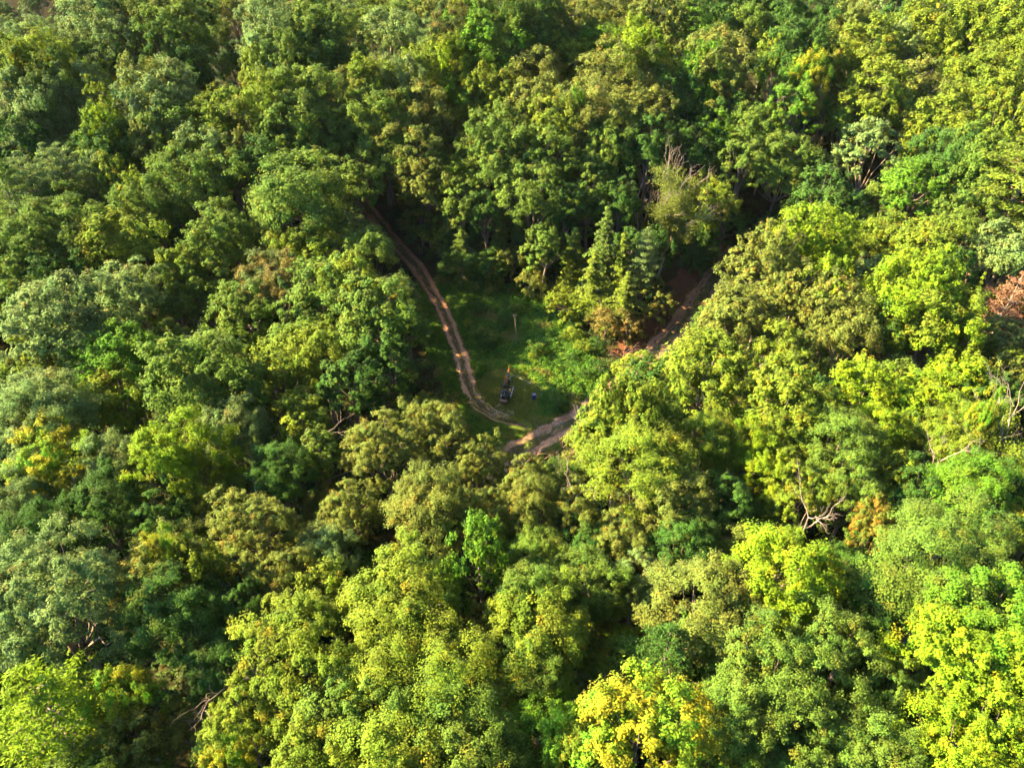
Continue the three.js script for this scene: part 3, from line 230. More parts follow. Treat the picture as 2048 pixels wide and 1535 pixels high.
// a broad crown: limbs carry lobes, lobes carry tufts, tufts carry leaves
function broadleaf({ seed, R, H, vy = 1.05, lobes = 34, lobeR = 0.30, tufts = 11, leaves = 56, leaf = 0.26, plume = 0, low = -0.55, hue = 0.1, fill = 1, turning = 0, grain = .28 }) {
  const C = new Cloud(seed), r = C.r, yc = H - R * vy * 0.98, wood = [], tips = [];
  const ph = [r() * 6, r() * 6, r() * 6];
  for (let k = 0; k < lobes * 1.32; k++) {   // the last ones sit inside the crown and close it
    const inner = k >= lobes, y = inner ? .05 + .9 * r() : low + (1 - low) * ((k + .5) / lobes), a = k * 2.39996 + (r() - .5) * .9, q = Math.sqrt(Math.max(0, 1 - y * y));
    const dx = q * Math.cos(a), dz = q * Math.sin(a), dy = clamp(y + (r() - .5) * .2, -1, 1);
    const bump = 1 + .14 * Math.sin(2 * a + ph[0]) + .1 * Math.sin(3 * a + ph[1]) + .08 * Math.sin(4 * dy + ph[2]);
    const rf = (inner ? .12 + .42 * r() : 0.58 + 0.26 * r()) * bump, lx = dx * R * rf, ly = yc + dy * R * vy * rf, lz = dz * R * rf, rl = R * lobeR * (0.7 + 0.6 * r());
    if (!inner) tips.push(V(lx, ly, lz));
    const green = turning && r() < .45, hueL = (green ? .6 : 1) + (turning ? .05 : hue) * (r() - .5) * 2, lumL = 0.86 + 0.28 * r();
    const T = Math.round(tufts * (0.7 + .6 * r()));
    for (let t = 0; t < T; t++) {
      let ex = C.g() + dx * .8, ey = C.g() + dy * .5 + .42, ez = C.g() + dz * .8; let l = Math.hypot(ex, ey, ez) || 1; ex /= l; ey /= l; ez /= l;
      const m = rl * (0.66 + .6 * r()), tx = lx + ex * m, ty = ly + ey * m * .85, tz = lz + ez * m, rt = rl * (.27 + .2 * r());
      const lumT = lumL * (0.85 + .3 * r()), hT = hueL + hue * .7 * (r() - .5) * 2, turn = r() < .05 && !turning ? 1.4 : turning && r() < turning ? .7 : 1;
      const n = Math.round(leaves * (.6 + .8 * r()) * fill);
      for (let i = 0; i < n; i++) {
        let vx = C.g(), vy2 = C.g(), vz = C.g(); const along = plume * (r() * 2.2 - .5);
        const px = tx + (vx * .78 + ex * (.15 + along)) * rt, py = ty + (vy2 * .62 + ey * (.15 + along)) * rt, pz = tz + (vz * .78 + ez * (.15 + along)) * rt;
        const lum = lumT * (1 - grain + 2 * grain * r());
        C.leaf(px, py, pz, ex * .55 + vx * .5 + C.g() * .5, ey * .55 + .42 + vy2 * .4 + C.g() * .5, ez * .55 + vz * .5 + C.g() * .5, leaf * (.7 + .6 * r()), .62, lum * hT * turn, lum, lum * (1.1 - .1 * hT * turn));
      }
    }
  }
  const top = V((r() - .5) * R * .3, yc + R * vy * .35, (r() - .5) * R * .3), base = V(0, -.6, 0), tr = 0.012 * H + .07;
  const spine = bend(base, top, r, .5, 7); wood.push(limb(spine, tr * 1.25, tr * .3, 8));
  for (let k = 0; k < tips.length; k += 2) { const s = spine[3 + ((k * 7) % 4)]; wood.push(limb(bend(s, tips[k], r, R * .18, 4), tr * .42, tr * .08, 5)); }
  return { crown: C.build(), wood: mergeGeometries(wood), R, H, name: 'trunk' };
}
function pine({ seed, R, H, leaf = 0.44, bare = 0.3, whorls = 11, per = 6, flat = .35, n = 18, lean = 0, pads = 8 }) {   // layered soft-needled branches
  const C = new Cloud(seed), r = C.r, wood = [], top = V(lean * H, H * .98, 0), spine = bend(V(0, -.6, 0), top, r, .3, 8), tr = .011 * H + .06;
  wood.push(limb(spine, tr * 1.3, tr * .15, 8));
  for (let w = 0; w < whorls; w++) {
    const f = w / (whorls - 1), y = H * (bare + (0.99 - bare) * f), sp = spine[0].clone().lerp(top, y / H), L0 = R * (f < .35 ? .72 + .8 * f : Math.pow(1 - (f - .35) / .65, .75)) + .25;
    const m = per + (r() * 3 | 0);
    for (let b = 0; b < m; b++) {
      const a = b / m * 6.283 + r() * .9 + w, L = L0 * (.65 + .5 * r()), end = V(sp.x + Math.cos(a) * L, sp.y + L * (.12 + .28 * f), sp.z + Math.sin(a) * L), lum0 = .8 + .4 * r();
      wood.push(limb(bend(sp, end, r, L * .12, 3), tr * .25, .015, 4));
      const P = Math.max(3, Math.round(pads * L / R + 2));
      for (let k = 0; k < P; k++) {
        const t = .3 + .75 * (k + r() * .6) / P, side = (r() - .5) * L * .55 * (1.15 - t), cx = sp.x + (end.x - sp.x) * t - Math.sin(a) * side, cy = sp.y + (end.y - sp.y) * t + .05 * L, cz = sp.z + (end.z - sp.z) * t + Math.cos(a) * side, rt = .30 + .14 * L, lum1 = lum0 * (.85 + .3 * r());
        for (let i = 0; i < n; i++) { const lum = lum1 * (.75 + .5 * r()); const vx = C.g(), vz = C.g(); C.leaf(cx + vx * rt, cy + C.g() * rt * flat, cz + vz * rt, C.g() * .7 + vx * .3, .75 + C.g() * .5, C.g() * .7 + vz * .3, leaf * (.7 + .6 * r()), .3, lum, lum, lum); }
      }
    }
  }
  return { crown: C.build(), wood: mergeGeometries(wood), R, H };
}
function conifer({ seed, R, H, leaf = .3, whorls = 18, per = 8, n = 9 }) {   // young hemlock or cedar with drooping sprays
  const C = new Cloud(seed), r = C.r, wood = [limb(bend(V(0, -.4, 0), V(0, H, 0), r, .1, 6), .02 * H, .01, 6)];
  for (let w = 0; w < whorls; w++) {
    const f = w / whorls, y = H * (.06 + .93 * f), L0 = R * Math.pow(1 - f, .85) * (.6 + .75 * r()) + .1;
    for (let b = 0; b < per; b++) {
      const a = b / per * 6.283 + w * 1.1 + r() * .8, L = L0 * (.4 + .85 * r()), dx = Math.cos(a), dz = Math.sin(a), lum0 = .75 + .5 * r(), S = Math.max(3, Math.round(L * 3.2));
      wood.push(limb([V(0, y, 0), V(dx * L * .6, y + .06 * L, dz * L * .6), V(dx * L, y - .1 * L, dz * L)], .02, .006, 3));
      for (let k = 0; k < S; k++) {
        const t = .2 + .85 * k / S, wd = L * .42 * (1.1 - t);
        for (let i = 0; i < n; i++) { const side = (r() - .5) * 2 * wd, lum = lum0 * (.75 + .5 * r()); C.leaf(dx * L * t - dz * side + C.g() * .08, y + .1 * L * Math.sin(t * 3) - .18 * L * t * t - Math.abs(side) * .25 + C.g() * .07, dz * L * t + dx * side + C.g() * .08, dx * .4 + C.g() * .5, .8, dz * .4 + C.g() * .5, leaf * (.7 + .6 * r()), .45, lum, lum, lum); }
      }
    }
  }
  return { crown: C.build(), wood: mergeGeometries(wood), R, H };
}
function twigs(start, dir, len, rad, depth, r, out, spread = .75) {   // bare branches, forking
  const end = start.clone().addScaledVector(dir, len); out.push(limb(bend(start, end, r, len * .16, 3), rad, rad * .5, depth > 1 ? 6 : 4));
  if (!depth) return end;
  const n = 2 + (r() < .5 ? 1 : 0);
  for (let k = 0; k < n; k++) { const d = dir.clone().add(V((r() - .5) * 2 * spread, (r() - .35) * spread, (r() - .5) * 2 * spread)).normalize(); const s = start.clone().lerp(end, k ? .45 + .5 * r() : 1); twigs(s, d, len * (.5 + .25 * r()), rad * .52, depth - 1, r, out, spread); }
  return end;
}

console.log('building kinds');
const KIND = {
  O: { big: [], mid: [], small: [] }, M: { big: [], mid: [], small: [] }, S: [], P: [], C: [], T: [],
};
// near trees carry leaf-sized faces, trees farther off carry leaf sprays
const far = { grain: .4 };
for (let k = 0; k < 3; k++) KIND.O.big.push(broadleaf({ seed: 100 + k, R: 7, H: 20, lobes: [58, 40, 66][k], lobeR: [.23, .29, .2][k], tufts: [13, 17, 12][k], leaves: 34, leaf: .33, ...far }));
for (let k = 0; k < 4; k++) KIND.O.mid.push(broadleaf({ seed: 110 + k, R: 5, H: 17.5, lobes: [40, 26, 48, 36][k], lobeR: [.27, .35, .22, .29][k], tufts: [11, 16, 9, 11][k], leaves: 30, leaf: .31, vy: [1, .85, 1.25, 1.1][k], ...far }));
for (let k = 0; k < 3; k++) KIND.O.small.push(broadleaf({ seed: 120 + k, R: 3.4, H: 14, lobes: 26, lobeR: .31, tufts: 9, leaves: 30, leaf: .3, vy: 1.25, ...far }));
for (let k = 0; k < 2; k++) KIND.M.big.push(broadleaf({ seed: 130 + k, R: 6.5, H: 20, lobes: 46, lobeR: .24, tufts: 14, leaves: 36, leaf: .32, plume: .55, vy: 1.15, ...far }));
for (let k = 0; k < 3; k++) KIND.M.mid.push(broadleaf({ seed: 140 + k, R: 4.6, H: 17, lobes: 34, lobeR: .27, tufts: 10, leaves: 34, leaf: .3, plume: .6, vy: 1.2, ...far }));
for (let k = 0; k < 2; k++) KIND.M.small.push(broadleaf({ seed: 150 + k, R: 3, H: 12, lobes: 22, lobeR: .32, tufts: 9, leaves: 30, leaf: .28, plume: .6, vy: 1.4, ...far }));
KIND.O.bigfine = [0, 1, 2].map(k => broadleaf({ seed: 240 + k, R: 7, H: 20, lobes: [58, 40, 66][k], lobeR: [.23, .29, .2][k], tufts: [13, 17, 12][k], leaves: 72, leaf: .2 }));
KIND.M.bigfine = [0, 1].map(k => broadleaf({ seed: 250 + k, R: 6.5, H: 20, lobes: 46, lobeR: .24, tufts: 14, leaves: 72, leaf: .2, plume: .55, vy: 1.15 }));
for (let k = 0; k < 3; k++) KIND.S.push(broadleaf({ seed: 160 + k, R: 2, H: 4.4, lobes: 16, lobeR: .38, tufts: 7, leaves: 30, leaf: .2, plume: .4, vy: 1.05, low: -.8 }));
for (let k = 0; k < 2; k++) KIND.T.push(broadleaf({ seed: 170 + k, R: 3.6, H: 18, lobes: 26, lobeR: .28, tufts: 9, leaves: 36, leaf: .25, vy: 1.9, low: -.3 }));
for (let k = 0; k < 2; k++) KIND.P.push(pine({ seed: 180 + k, R: 4.6, H: 19 }));
for (let k = 0; k < 3; k++) KIND.C.push(conifer({ seed: 190 + k, R: 2.8, H: 9 }));
KIND.O.fine = [0, 1, 2].map(k => broadleaf({ seed: 210 + k, R: 5, H: 17.5, lobes: [42, 30, 50][k], lobeR: [.26, .32, .22][k], tufts: [12, 16, 10][k], leaves: 66, leaf: .2, vy: [1, .9, 1.2][k] }));
KIND.M.fine = [0, 1].map(k => broadleaf({ seed: 220 + k, R: 4.6, H: 17, lobes: 36, lobeR: .26, tufts: 12, leaves: 66, leaf: .2, plume: .6, vy: 1.2 }));
KIND.M.turning = [0, 1].map(k => broadleaf({ seed: 230 + k, R: 4.6, H: 17, lobes: 38, lobeR: .26, tufts: 12, leaves: 60, leaf: .22, plume: .5, vy: 1.15, turning: .25 }));
const leaningPine = pine({ seed: 200, R: 5.2, H: 21, bare: .55, whorls: 8, per: 6, lean: .1, n: 30 });
const stunted = pine({ seed: 201, R: 3.2, H: 13, bare: .35, whorls: 8, per: 5, n: 20, leaf: .26, pads: 7 });

const WORDS = { g: 'mid green', d: 'dark green', b: 'silvery green', o: 'olive green', y: 'yellow green', l: 'bright lime', e: 'emerald green', k: 'golden yellow', r: 'bronze brown', q: 'pumpkin orange' };
const SPECIES = { O: ['oak_tree', 'oak', 'rounded'], M: ['maple_tree', 'maple', 'plumed'], T: ['poplar_tree', 'poplar', 'tall narrow'], P: ['pine_tree', 'pine', 'layered'], C: ['cedar_tree', 'cedar', 'pointed'], S: ['sapling', 'sapling', 'low bushy'] };
const MARKS = [   // things one can find, for the labels; the last entry is the label of the tree that is the mark
  ['the pump jack', 0, 2], ['the upper dirt track', -27, -44], ['the tall utility pole', 0.8, -9.4], ['the half dead tree', 25.5, -27.3], ['the dirt road bend', 33, -20], ['the rusty dead pine', 73, -6], ['the white limbed tree', 54, 25],
  ['the bare trunked pine', 77.5, -23.6], ['the largest golden maple', 9.5, 58.4, 'largest golden yellow maple, its crown mixed with green'], ['the slim emerald maple', -3, 40.9, 'slim vivid emerald maple standing above olive oaks'], ['the widest silvery oak', -39.7, 47.8, 'widest silvery green oak with a sunlit dome'], ['the silvery pine row', -73, -28],
  ['the gold and lime maples', -43, 28], ['the brightest lime maples', 37.4, 52.9, 'widest of the brightest lime maples'], ['the orange maple', 37.4, 36, 'small pumpkin orange maple in a shaded gap'], ['the emerald poplar', 50.3, -50.4, 'tall emerald poplar with a pale stem'], ['the bronze oak', -33.1, -4.9, 'bronze brown oak among green crowns'],
  ['the broad trackside oak', -32.9, -23, 'broad dark oak at the top of the dirt track'], ['the ridge gold maples', -10, -55, 'golden yellow maple high on the wooded ridge'], ['the ridge crest', 20, -95], ['the far ridge', 85, -85], ['the round olive oak', 17.5, 46.9, 'round olive oak above the largest golden maple'], ['the dark hollow', -60, -76],
];
const RANK = ['first', 'second', 'third', 'fourth', 'fifth', 'sixth', 'seventh', 'eighth', 'ninth', 'tenth', 'eleventh', 'twelfth'];
const forest = [];
function plant(kind, color, x, z, R, H, r, young) {
  const [name, word, shape] = SPECIES[kind]; const K = KIND[kind];
  const pool = Array.isArray(K) ? K : 'kqr'.includes(color) ? KIND.M.turning : z > 22 && R > 2.6 ? (R > 5.9 ? K.bigfine : K.fine) : R > 5.9 ? K.big : R > 3.9 ? K.mid : K.small, A = pool[(r() * pool.length) | 0];
  const size = R > 6.2 ? 'broad ' : R < 3.2 && kind !== 'S' ? 'slender ' : '', far = -x * .75 - z * .66 > 170;
  let mark = MARKS[0], best = 1e9; for (const m of MARKS) { const d = Math.hypot(m[1] - x, m[2] - z); if (d < best) { best = d; mark = m; } }
  const t = thing(young ? (far ? 'hillside_tree' : 'young_tree') : name, '', kind === 'S' ? 'sapling' : 'tree', x, heightAt(x, z), z, r() * 6.283);
  forest.push({ t, best, mark, far, young, say: `${young && !far ? 'young ' : size}${WORDS[color]} ${shape} ${word}` });
  t.rotation.set((r() - .5) * .08, t.rotation.y, (r() - .5) * .08);
  t.scale.set(R / A.R * (.94 + .12 * r()), H / A.H, R / A.R * (.94 + .12 * r()));
  mesh('trunk', A.wood, WOOD.grey, t); mesh('crown', A.crown, LEAF[color], t);
  return t;
}
function labelForest() {   // each tree by its look, then by its order out from the nearest thing one can find
  const sets = new Map();
  for (const f of forest) { if (f.best < 1 && f.mark[3]) { tag(f.t, f.mark[3], 'tree'); continue; } const k = f.far ? 'far ' + f.say : f.say + f.mark[0]; if (!sets.has(k)) sets.set(k, []); sets.get(k).push(f); }
  for (const S of sets.values()) {
    S.sort((a, b) => a.best - b.best);
    S.forEach((f, i) => { const where = f.mark[0]; f.t.userData.group = f.far ? `${f.say} trees on the far slope` : `${f.say} trees round ${where}`; f.t.userData.label = f.far ? `${f.say} on the hazy far slope across the valley` : S.length === 1 ? `${f.say} standing near ${where}` : `${f.say}, ${RANK[i] || 'a later'} one out from ${where}`; });
  }
}
console.log('triangles', [...new Set(Object.values(KIND).flatMap(k => Array.isArray(k) ? k : Object.values(k).flat()))].reduce((n, a) => n + a.crown.index.count / 3 + a.wood.index.count / 3, 0));
console.log('planting');
const rt = rng(77), planted = [];
for (const [x, z, R, H, kind, color] of DATA.trees) {
  if (!SPECIES[kind]) continue;
  plant(kind, color, x, z, R, H, rt); planted.push([x, z, R]);
}
// younger trees that close the canopy between the crowns above, and the wood on the far slope
for (const [x, z, R, H, kind, color] of DATA.young) { plant(kind, color, x, z, R, H, rt, 'young'); planted.push([x, z, R]); }
labelForest();
console.log('trees', planted.length);

// ---------------------------------------------------------------- distinct trees
{
  const find = k => DATA.trees.find(t => t[4] === k), [x, z, R, H] = find('X');
  const t = thing('pine_tree', 'tall pine with a long bare trunk and a lime green layered top', 'tree', x, heightAt(x, z), z, 0.2);
  t.scale.set(R / leaningPine.R, H / leaningPine.H, R / leaningPine.R); mesh('trunk', leaningPine.wood, WOOD.red, t); mesh('crown', leaningPine.crown, LEAF.y, t);
  const [x2, z2] = find('R'), d = thing('dead_pine', 'dead pine with rust brown needles in flat layers', 'tree', x2, heightAt(x2, z2), z2, 1.1);
  d.scale.set(1.05, 1.25, 1.05); mesh('trunk', stunted.wood, WOOD.pale, d); mesh('crown', stunted.crown, LEAF.rust, d);
}
function halfDead(x, z, H, seed, label, color, leanX, leafy) {   // pale forked trunk, some limbs bare, some in leaf
  const r = rng(seed), t = thing('half_dead_tree', label, 'tree', x, heightAt(x, z), z), top = V(leanX, H * .62, 0), spine = bend(V(0, -.6, 0), top, r, 1.2, 8);
  mesh('trunk', limb(spine, .3, .14, 8), WOOD.pale, t);
  const C = new Cloud(seed + 1);
  for (let k = 0; k < 8; k++) {
    const a = k * 2.4 + r(), s = spine[4 + (k % 5)], dir = V(Math.cos(a) * .75, .55 + .7 * r(), Math.sin(a) * .75).normalize(), out = [], L = H * (.17 + .14 * r());
    const e = twigs(s, dir, L, .085, 3, r, out, .7); mesh('branch', mergeGeometries(out), WOOD.pale, t);
    if (k < leafy) for (let q = 0; q < 60; q++) { const f = .25 + .95 * r(), cx = s.x + (e.x - s.x) * f + C.g() * 1.7, cy = s.y + (e.y - s.y) * f + C.g() * 1.7, cz = s.z + (e.z - s.z) * f + C.g() * 1.7; for (let i = 0; i < 52; i++) { const lum = .75 + .5 * r(); C.leaf(cx + C.g() * .75, cy + C.g() * .7, cz + C.g() * .75, C.g(), .5 + C.g(), C.g(), .24 * (.7 + .6 * r()), .6, lum, lum, lum); } }
  }
  for (let q = 0; q < 16; q++) { const s = spine[3 + (q % 6)]; for (let i = 0; i < 45; i++) { const lum = .75 + .5 * r(); C.leaf(s.x + C.g() * .9, s.y + C.g() * 1.2, s.z + C.g() * .9, C.g(), .5 + C.g(), C.g(), .22, .6, lum, lum, lum); } }
  mesh('crown', C.build(), LEAF[color], t);
}
halfDead(...DATA.half[0], 501, 'half dead tree with pale forked trunk and bare tips above the dirt road', 'o', 2.2, 8);
halfDead(...DATA.half[1], 502, 'dead white limbed tree with a few yellow green leaves', 'y', 1.6, 4);
const bareLabels = ['bare pinkish sapling nearest the blue barrel side of the tan road', 'crooked bare sapling leaning over the fork of the two tracks', 'tangled bare pink brush at the road fork', 'dense bare brush top beside the road fork', 'small forked bare top at the edge of the weeds', 'bare reddish stem among leaves below the grassy clearing', 'broken grey top beside the tan dirt road',
  'pale many stemmed bare tree in the yellow green oaks', 'grey dead top with fine twigs below the lime maples', 'brown dead twiggy crown beside the emerald poplar', 'fallen looking pale bough above the golden crowned maple', 'grey twiggy limbs over the dark gap by the broad yellow green oaks', 'grey twig tips at the edge of the broad yellow green oaks', 'thin bare tip between two small oaks',
  'pale straight bare trunk on the slope above the dirt track', 'grey bare forked trunk under the golden ridge maples', 'thin pale stem beside the emerald poplar', 'grey twiggy dead top beside the white limbed tree', 'bare pole trunk behind the half dead pale tree', 'bare reddish twig top in the yellow green oaks by the road', 'reddish bare trunk below the road fork brush', 'grey bare stem above the red dirt track'];
DATA.deadtop.forEach(([x, z, H], k) => {
  const r = rng(600 + k), brush = k < 7, t = thing('bare_tree', bareLabels[k], 'dead tree', x, heightAt(x, z), z, r() * 6.28), lean = k === 11 || k === 12 || k === 13 ? 3 : 1.2, top = V((r() - .5) * lean, H * (brush ? .55 : .75), (r() - .5) * lean), spine = bend(V(0, -.5, 0), top, r, .7, 6), w = brush ? WOOD.red : WOOD.pale, rad = brush ? .08 : .12;
  mesh('trunk', limb(spine, rad * 1.3, rad * .55, 7), w, t);
  const n = brush ? 5 : 5;
  for (let b = 0; b < n; b++) { const a = b * 2.4 + r(), s = spine[b < 2 ? 6 : 3 + (b % 3)], flat = lean > 2 ? .3 : .9, out = []; twigs(s, V(Math.cos(a), flat + .5 * r(), Math.sin(a)).normalize(), H * (brush ? .2 : .16), rad * .5, 3, r, out, .9); mesh('branch', mergeGeometries(out), w, t); }
});
{   // two bare poles behind the half dead tree
  const [x, z] = DATA.snag[0];
  [[0, 0, 14, .9, 'taller bare reddish pole trunk of the leaning pair'], [-1.3, .6, 11.5, .5, 'shorter bare reddish pole trunk of the leaning pair']].forEach(([dx, dz, H, lean, label], k) => {
    const r = rng(640 + k), t = thing('bare_pole_tree', label, 'dead tree', x + dx, heightAt(x + dx, z + dz), z + dz);
    mesh('trunk', limb(bend(V(0, -.5, 0), V(lean * 1.4, H, 0), r, .35, 8), .2, .07, 7), WOOD.red, t);
    for (let b = 0; b < 3; b++) { const out = []; twigs(V(lean * 1.4 * (.6 + .15 * b), H * (.6 + .15 * b), 0), V((r() - .5), .9, r() - .5).normalize(), 1.6, .04, 1, r, out, .5); mesh('branch', mergeGeometries(out), WOOD.red, t); }
  });
}

// ---------------------------------------------------------------- the pump jack and what stands round it
const paint = (r, g, b, rough = .5, metal = 0) => new THREE.MeshStandardMaterial({ color: new THREE.Color().setRGB(r, g, b), roughness: rough, metalness: metal });
const BLACK = paint(.022, .024, .026, .5), STEEL = paint(.32, .34, .36, .45, .6), ORANGE = paint(.78, .22, .025, .5), YELLOW = paint(.78, .5, .05, .5), PALE = paint(.55, .57, .58, .5), BROWN = paint(.17, .10, .06, .9), CABLE = paint(.10, .10, .10, .5, .5);
const box = (w, h, d, x, y, z, ry = 0, rx = 0, rz = 0) => { const g = new THREE.BoxGeometry(w, h, d); g.applyMatrix4(new THREE.Matrix4().compose(V(x, y, z), new THREE.Quaternion().setFromEuler(new THREE.Euler(rx, ry, rz)), V(1, 1, 1))); return g; };
const rod = (a, b, r, n = 8) => limb([a, b], r, r, n);
const drum = (r, len, axis, x, y, z, n = 16) => { const g = new THREE.CylinderGeometry(r, r, len, n); if (axis === 'x') g.rotateZ(Math.PI / 2); if (axis === 'z') g.rotateX(Math.PI / 2); g.translate(x, y, z); return g; };
function wedge(r0, r1, a0, a1, w, x, y, z) {   // arc plate in the y-z plane, w wide along x
  const s = new THREE.Shape(); for (let k = 0; k <= 10; k++) { const a = a0 + (a1 - a0) * k / 10; s[k ? 'lineTo' : 'moveTo'](Math.cos(a) * r1, Math.sin(a) * r1); } for (let k = 10; k >= 0; k--) { const a = a0 + (a1 - a0) * k / 10; s.lineTo(Math.cos(a) * r0, Math.sin(a) * r0); }
  const g = new THREE.ExtrudeGeometry(s, { depth: w, bevelEnabled: true, bevelSize: .012, bevelThickness: .012, bevelSegments: 1 }); g.translate(0, 0, -w / 2); g.rotateY(Math.PI / 2); g.translate(x, y, z); return g;
}
{
  const px = -1.25, pz = 4.1, t = thing('pump_jack', 'small black oil pump jack with orange horse head and counterweights', 'pump jack', px, heightAt(px, pz) + .05, pz, -.2);
  // local -z runs from the near skid end to the well
  for (const s of [-1, 1]) mesh('skid_beam', box(.16, .22, 3.5, s * .5, .13, -1.75), BLACK, t);
  for (const z of [-.1, -1.1, -2.1, -3.3]) mesh('cross_member', box(.84, .14, .14, 0, .15, z), BLACK, t);
  for (const [sx, sz] of [[-1, -2.0], [1, -2.0], [-1, -2.85], [1, -2.85]]) mesh('post_leg', rod(V(sx * .46, .2, sz), V(sx * .1, 2.5, -2.4), .055), BLACK, t);
  for (const y of [.95, 1.65]) mesh('post_brace', box(.06 + .9 * (1 - y / 2.7), .06, .06, 0, y, -2.4 + .45 * (1 - y / 2.6)), BLACK, t);
  mesh('saddle_bearing', drum(.11, .42, 'x', 0, 2.55, -2.4), PALE, t);
  const beam = mesh('walking_beam', mergeGeometries([box(.05, .3, 3.3, 0, 2.72, -2.25, 0, .04), box(.22, .04, 3.3, 0, 2.88, -2.25, 0, .04), box(.22, .04, 3.3, 0, 2.56, -2.25, 0, .04)]), BLACK, t);
  mesh('beam_stiffener', box(.14, .24, .06, 0, 2.72, -2.3), STEEL, beam);
  mesh('horse_head', wedge(.95, 1.28, Math.PI - .48, Math.PI + .62, .26, 0, 2.78, -2.85).rotateX(0), ORANGE, t);
  mesh('horse_head_web', mergeGeometries([box(.06, .5, .7, 0, 2.72, -3.68), box(.2, .06, .75, 0, 2.98, -3.62, 0, .25)]), ORANGE, t);
  mesh('head_stake', rod(V(0, 3.2, -3.95), V(.03, 3.75, -4.0), .035), YELLOW, t);
  for (const s of [-1, 1]) {
    mesh('pitman_arm', rod(V(s * .48, 2.45, -.75), V(s * .52, 1.2, -.62), .045), BLACK, t);
    const c = mesh('crank', box(.1, .2, 1.15, s * .62, .98, -1.0, 0, s > 0 ? .5 : .1), BLACK, t);
    mesh('counterweight', wedge(.18, .55, s > 0 ? .35 : -.4, s > 0 ? 1.7 : .95, .16, s * .7, .98, -1.1), s > 0 ? YELLOW : ORANGE, c);
  }
  mesh('equalizer_beam', rod(V(-.55, 2.46, -.75), V(.55, 2.46, -.75), .06), BLACK, t);
  mesh('gearbox', mergeGeometries([box(.62, .62, .9, 0, .75, -1.15), drum(.36, .6, 'x', 0, .95, -1.15)]), BLACK, t);
  mesh('gear_shaft', drum(.07, 1.4, 'x', 0, .98, -1.1), STEEL, t);
  const en = mesh('engine', mergeGeometries([box(.5, .42, .62, -.05, .5, -.35), drum(.16, .62, 'z', .16, .86, -.35), box(.32, .26, .4, -.14, .84, -.35)]), BLACK, t);
  mesh('flywheel', drum(.34, .09, 'x', -.38, .62, -.35, 22), STEEL, en);
  mesh('exhaust_pipe', mergeGeometries([rod(V(.1, .95, -.2), V(.1, 1.5, -.2), .035), drum(.06, .3, 'y', .1, 1.45, -.2)]), STEEL, en);
  mesh('shadow_belt_guard', mergeGeometries([box(.08, .34, 1.15, .42, .78, -.75, 0, -.15), drum(.26, .08, 'x', .42, .88, -1.2), drum(.19, .08, 'x', .42, .66, -.3)]), paint(.02, .05, .045, .6), t);  // added guard shape, its dark teal stands in for shadow beside the skid
  for (const y of [1.02, .6]) mesh('guard_rail', rod(V(.98, y, -.3), V(.98, y + .04, -2.6), .03), PALE, t);
  for (const z of [-.3, -1.1, -1.9, -2.6]) mesh('rail_post', rod(V(.98, 0, z), V(.98, 1.05, z), .03), BLACK, t);
  mesh('tool_box', mergeGeometries([box(.95, .36, .5, .1, .36, .35), box(1.0, .05, .55, .1, .56, .35)]), BROWN, t);
  mesh('well_head', mergeGeometries([drum(.16, .5, 'y', 0, .2, -4.14), drum(.24, .07, 'y', 0, .32, -4.14), drum(.11, .4, 'y', 0, .62, -4.14), drum(.17, .06, 'y', 0, .8, -4.14), drum(.055, .7, 'x', .3, .5, -4.14)]), BLACK, t);
  mesh('polished_rod', rod(V(0, .8, -4.14), V(0, 1.75, -4.14), .022), STEEL, t);
  for (const s of [-.07, .07]) mesh('bridle_cable', limb([V(s, 1.75, -4.14), V(s, 2.6, -4.14), V(s, 3.1, -4.09)], .014, .014, 5), CABLE, t);
  mesh('carrier_bar', box(.24, .06, .08, 0, 1.75, -4.14), STEEL, t);
  // short timbers in front of the skid
  [[-.75, .85, .5, 1.3, 'pale split timber lying before the pump jack'], [-.35, .75, .2, .9, 'dark rotten timber beside the pump jack skid']].forEach(([dx, dz, a, L, label], k) => {
    const x = px + dx, z = pz + dz, g = new THREE.CylinderGeometry(.085, .07, L, 9, 3); g.rotateX(Math.PI / 2);
    const m = mesh(numbered('timber'), g, k ? WOOD.grey : WOOD.pale, scene); m.position.set(x, heightAt(x, z) + .12, z); m.rotation.y = a + 1.9; tag(m, label, 'timber');
  });
}
{
  const [x, z] = DATA.barrel[0], t = thing('oil_drum', 'upright blue steel oil drum with a pale lid on the grass', 'drum', x, heightAt(x, z) + .03, z, .4), blue = paint(.018, .03, .16, .45), pts = [[0, 0], [.285, 0], [.295, .02], [.29, .05], [.288, .28], [.302, .30], [.288, .32], [.288, .58], [.302, .60], [.288, .62], [.29, .84], [.3, .87], [.3, .885], [.27, .885]];
  mesh('body', new THREE.LatheGeometry(pts.map(p => new THREE.Vector2(...p)), 28), blue, t);
  const lid = mesh('lid', drum(.272, .02, 'y', 0, .868, 0, 28), paint(.15, .13, .22, .5), t); mesh('bung', drum(.035, .03, 'y', .15, .89, .05, 10), STEEL, lid);
}
function pole(x, z, H, r, lean, label, arm) {
  const t = thing('utility_pole', label, 'pole', x, heightAt(x, z), z); mesh('post', limb([V(0, -.5, 0), V(lean * .5, H / 2, 0), V(lean, H, 0)], r, r * .75, 9), WOOD.grey, t);
  if (!arm) return; const a = mesh('crossarm', box(.55, .09, .09, lean, H - .25, 0), WOOD.grey, t);
  for (const s of [-1, 1]) mesh('insulator', drum(.045, .14, 'y', lean + s * .22, H - .14, 0, 10), STEEL, a);
}
pole(...DATA.pole[0], 6.1, .105, -.35, 'weathered grey utility pole with a short crossarm in the weeds', true);
pole(...DATA.pole[1], 4.2, .07, -.2, 'thin pale pole standing left alone beside the red dirt track', false);
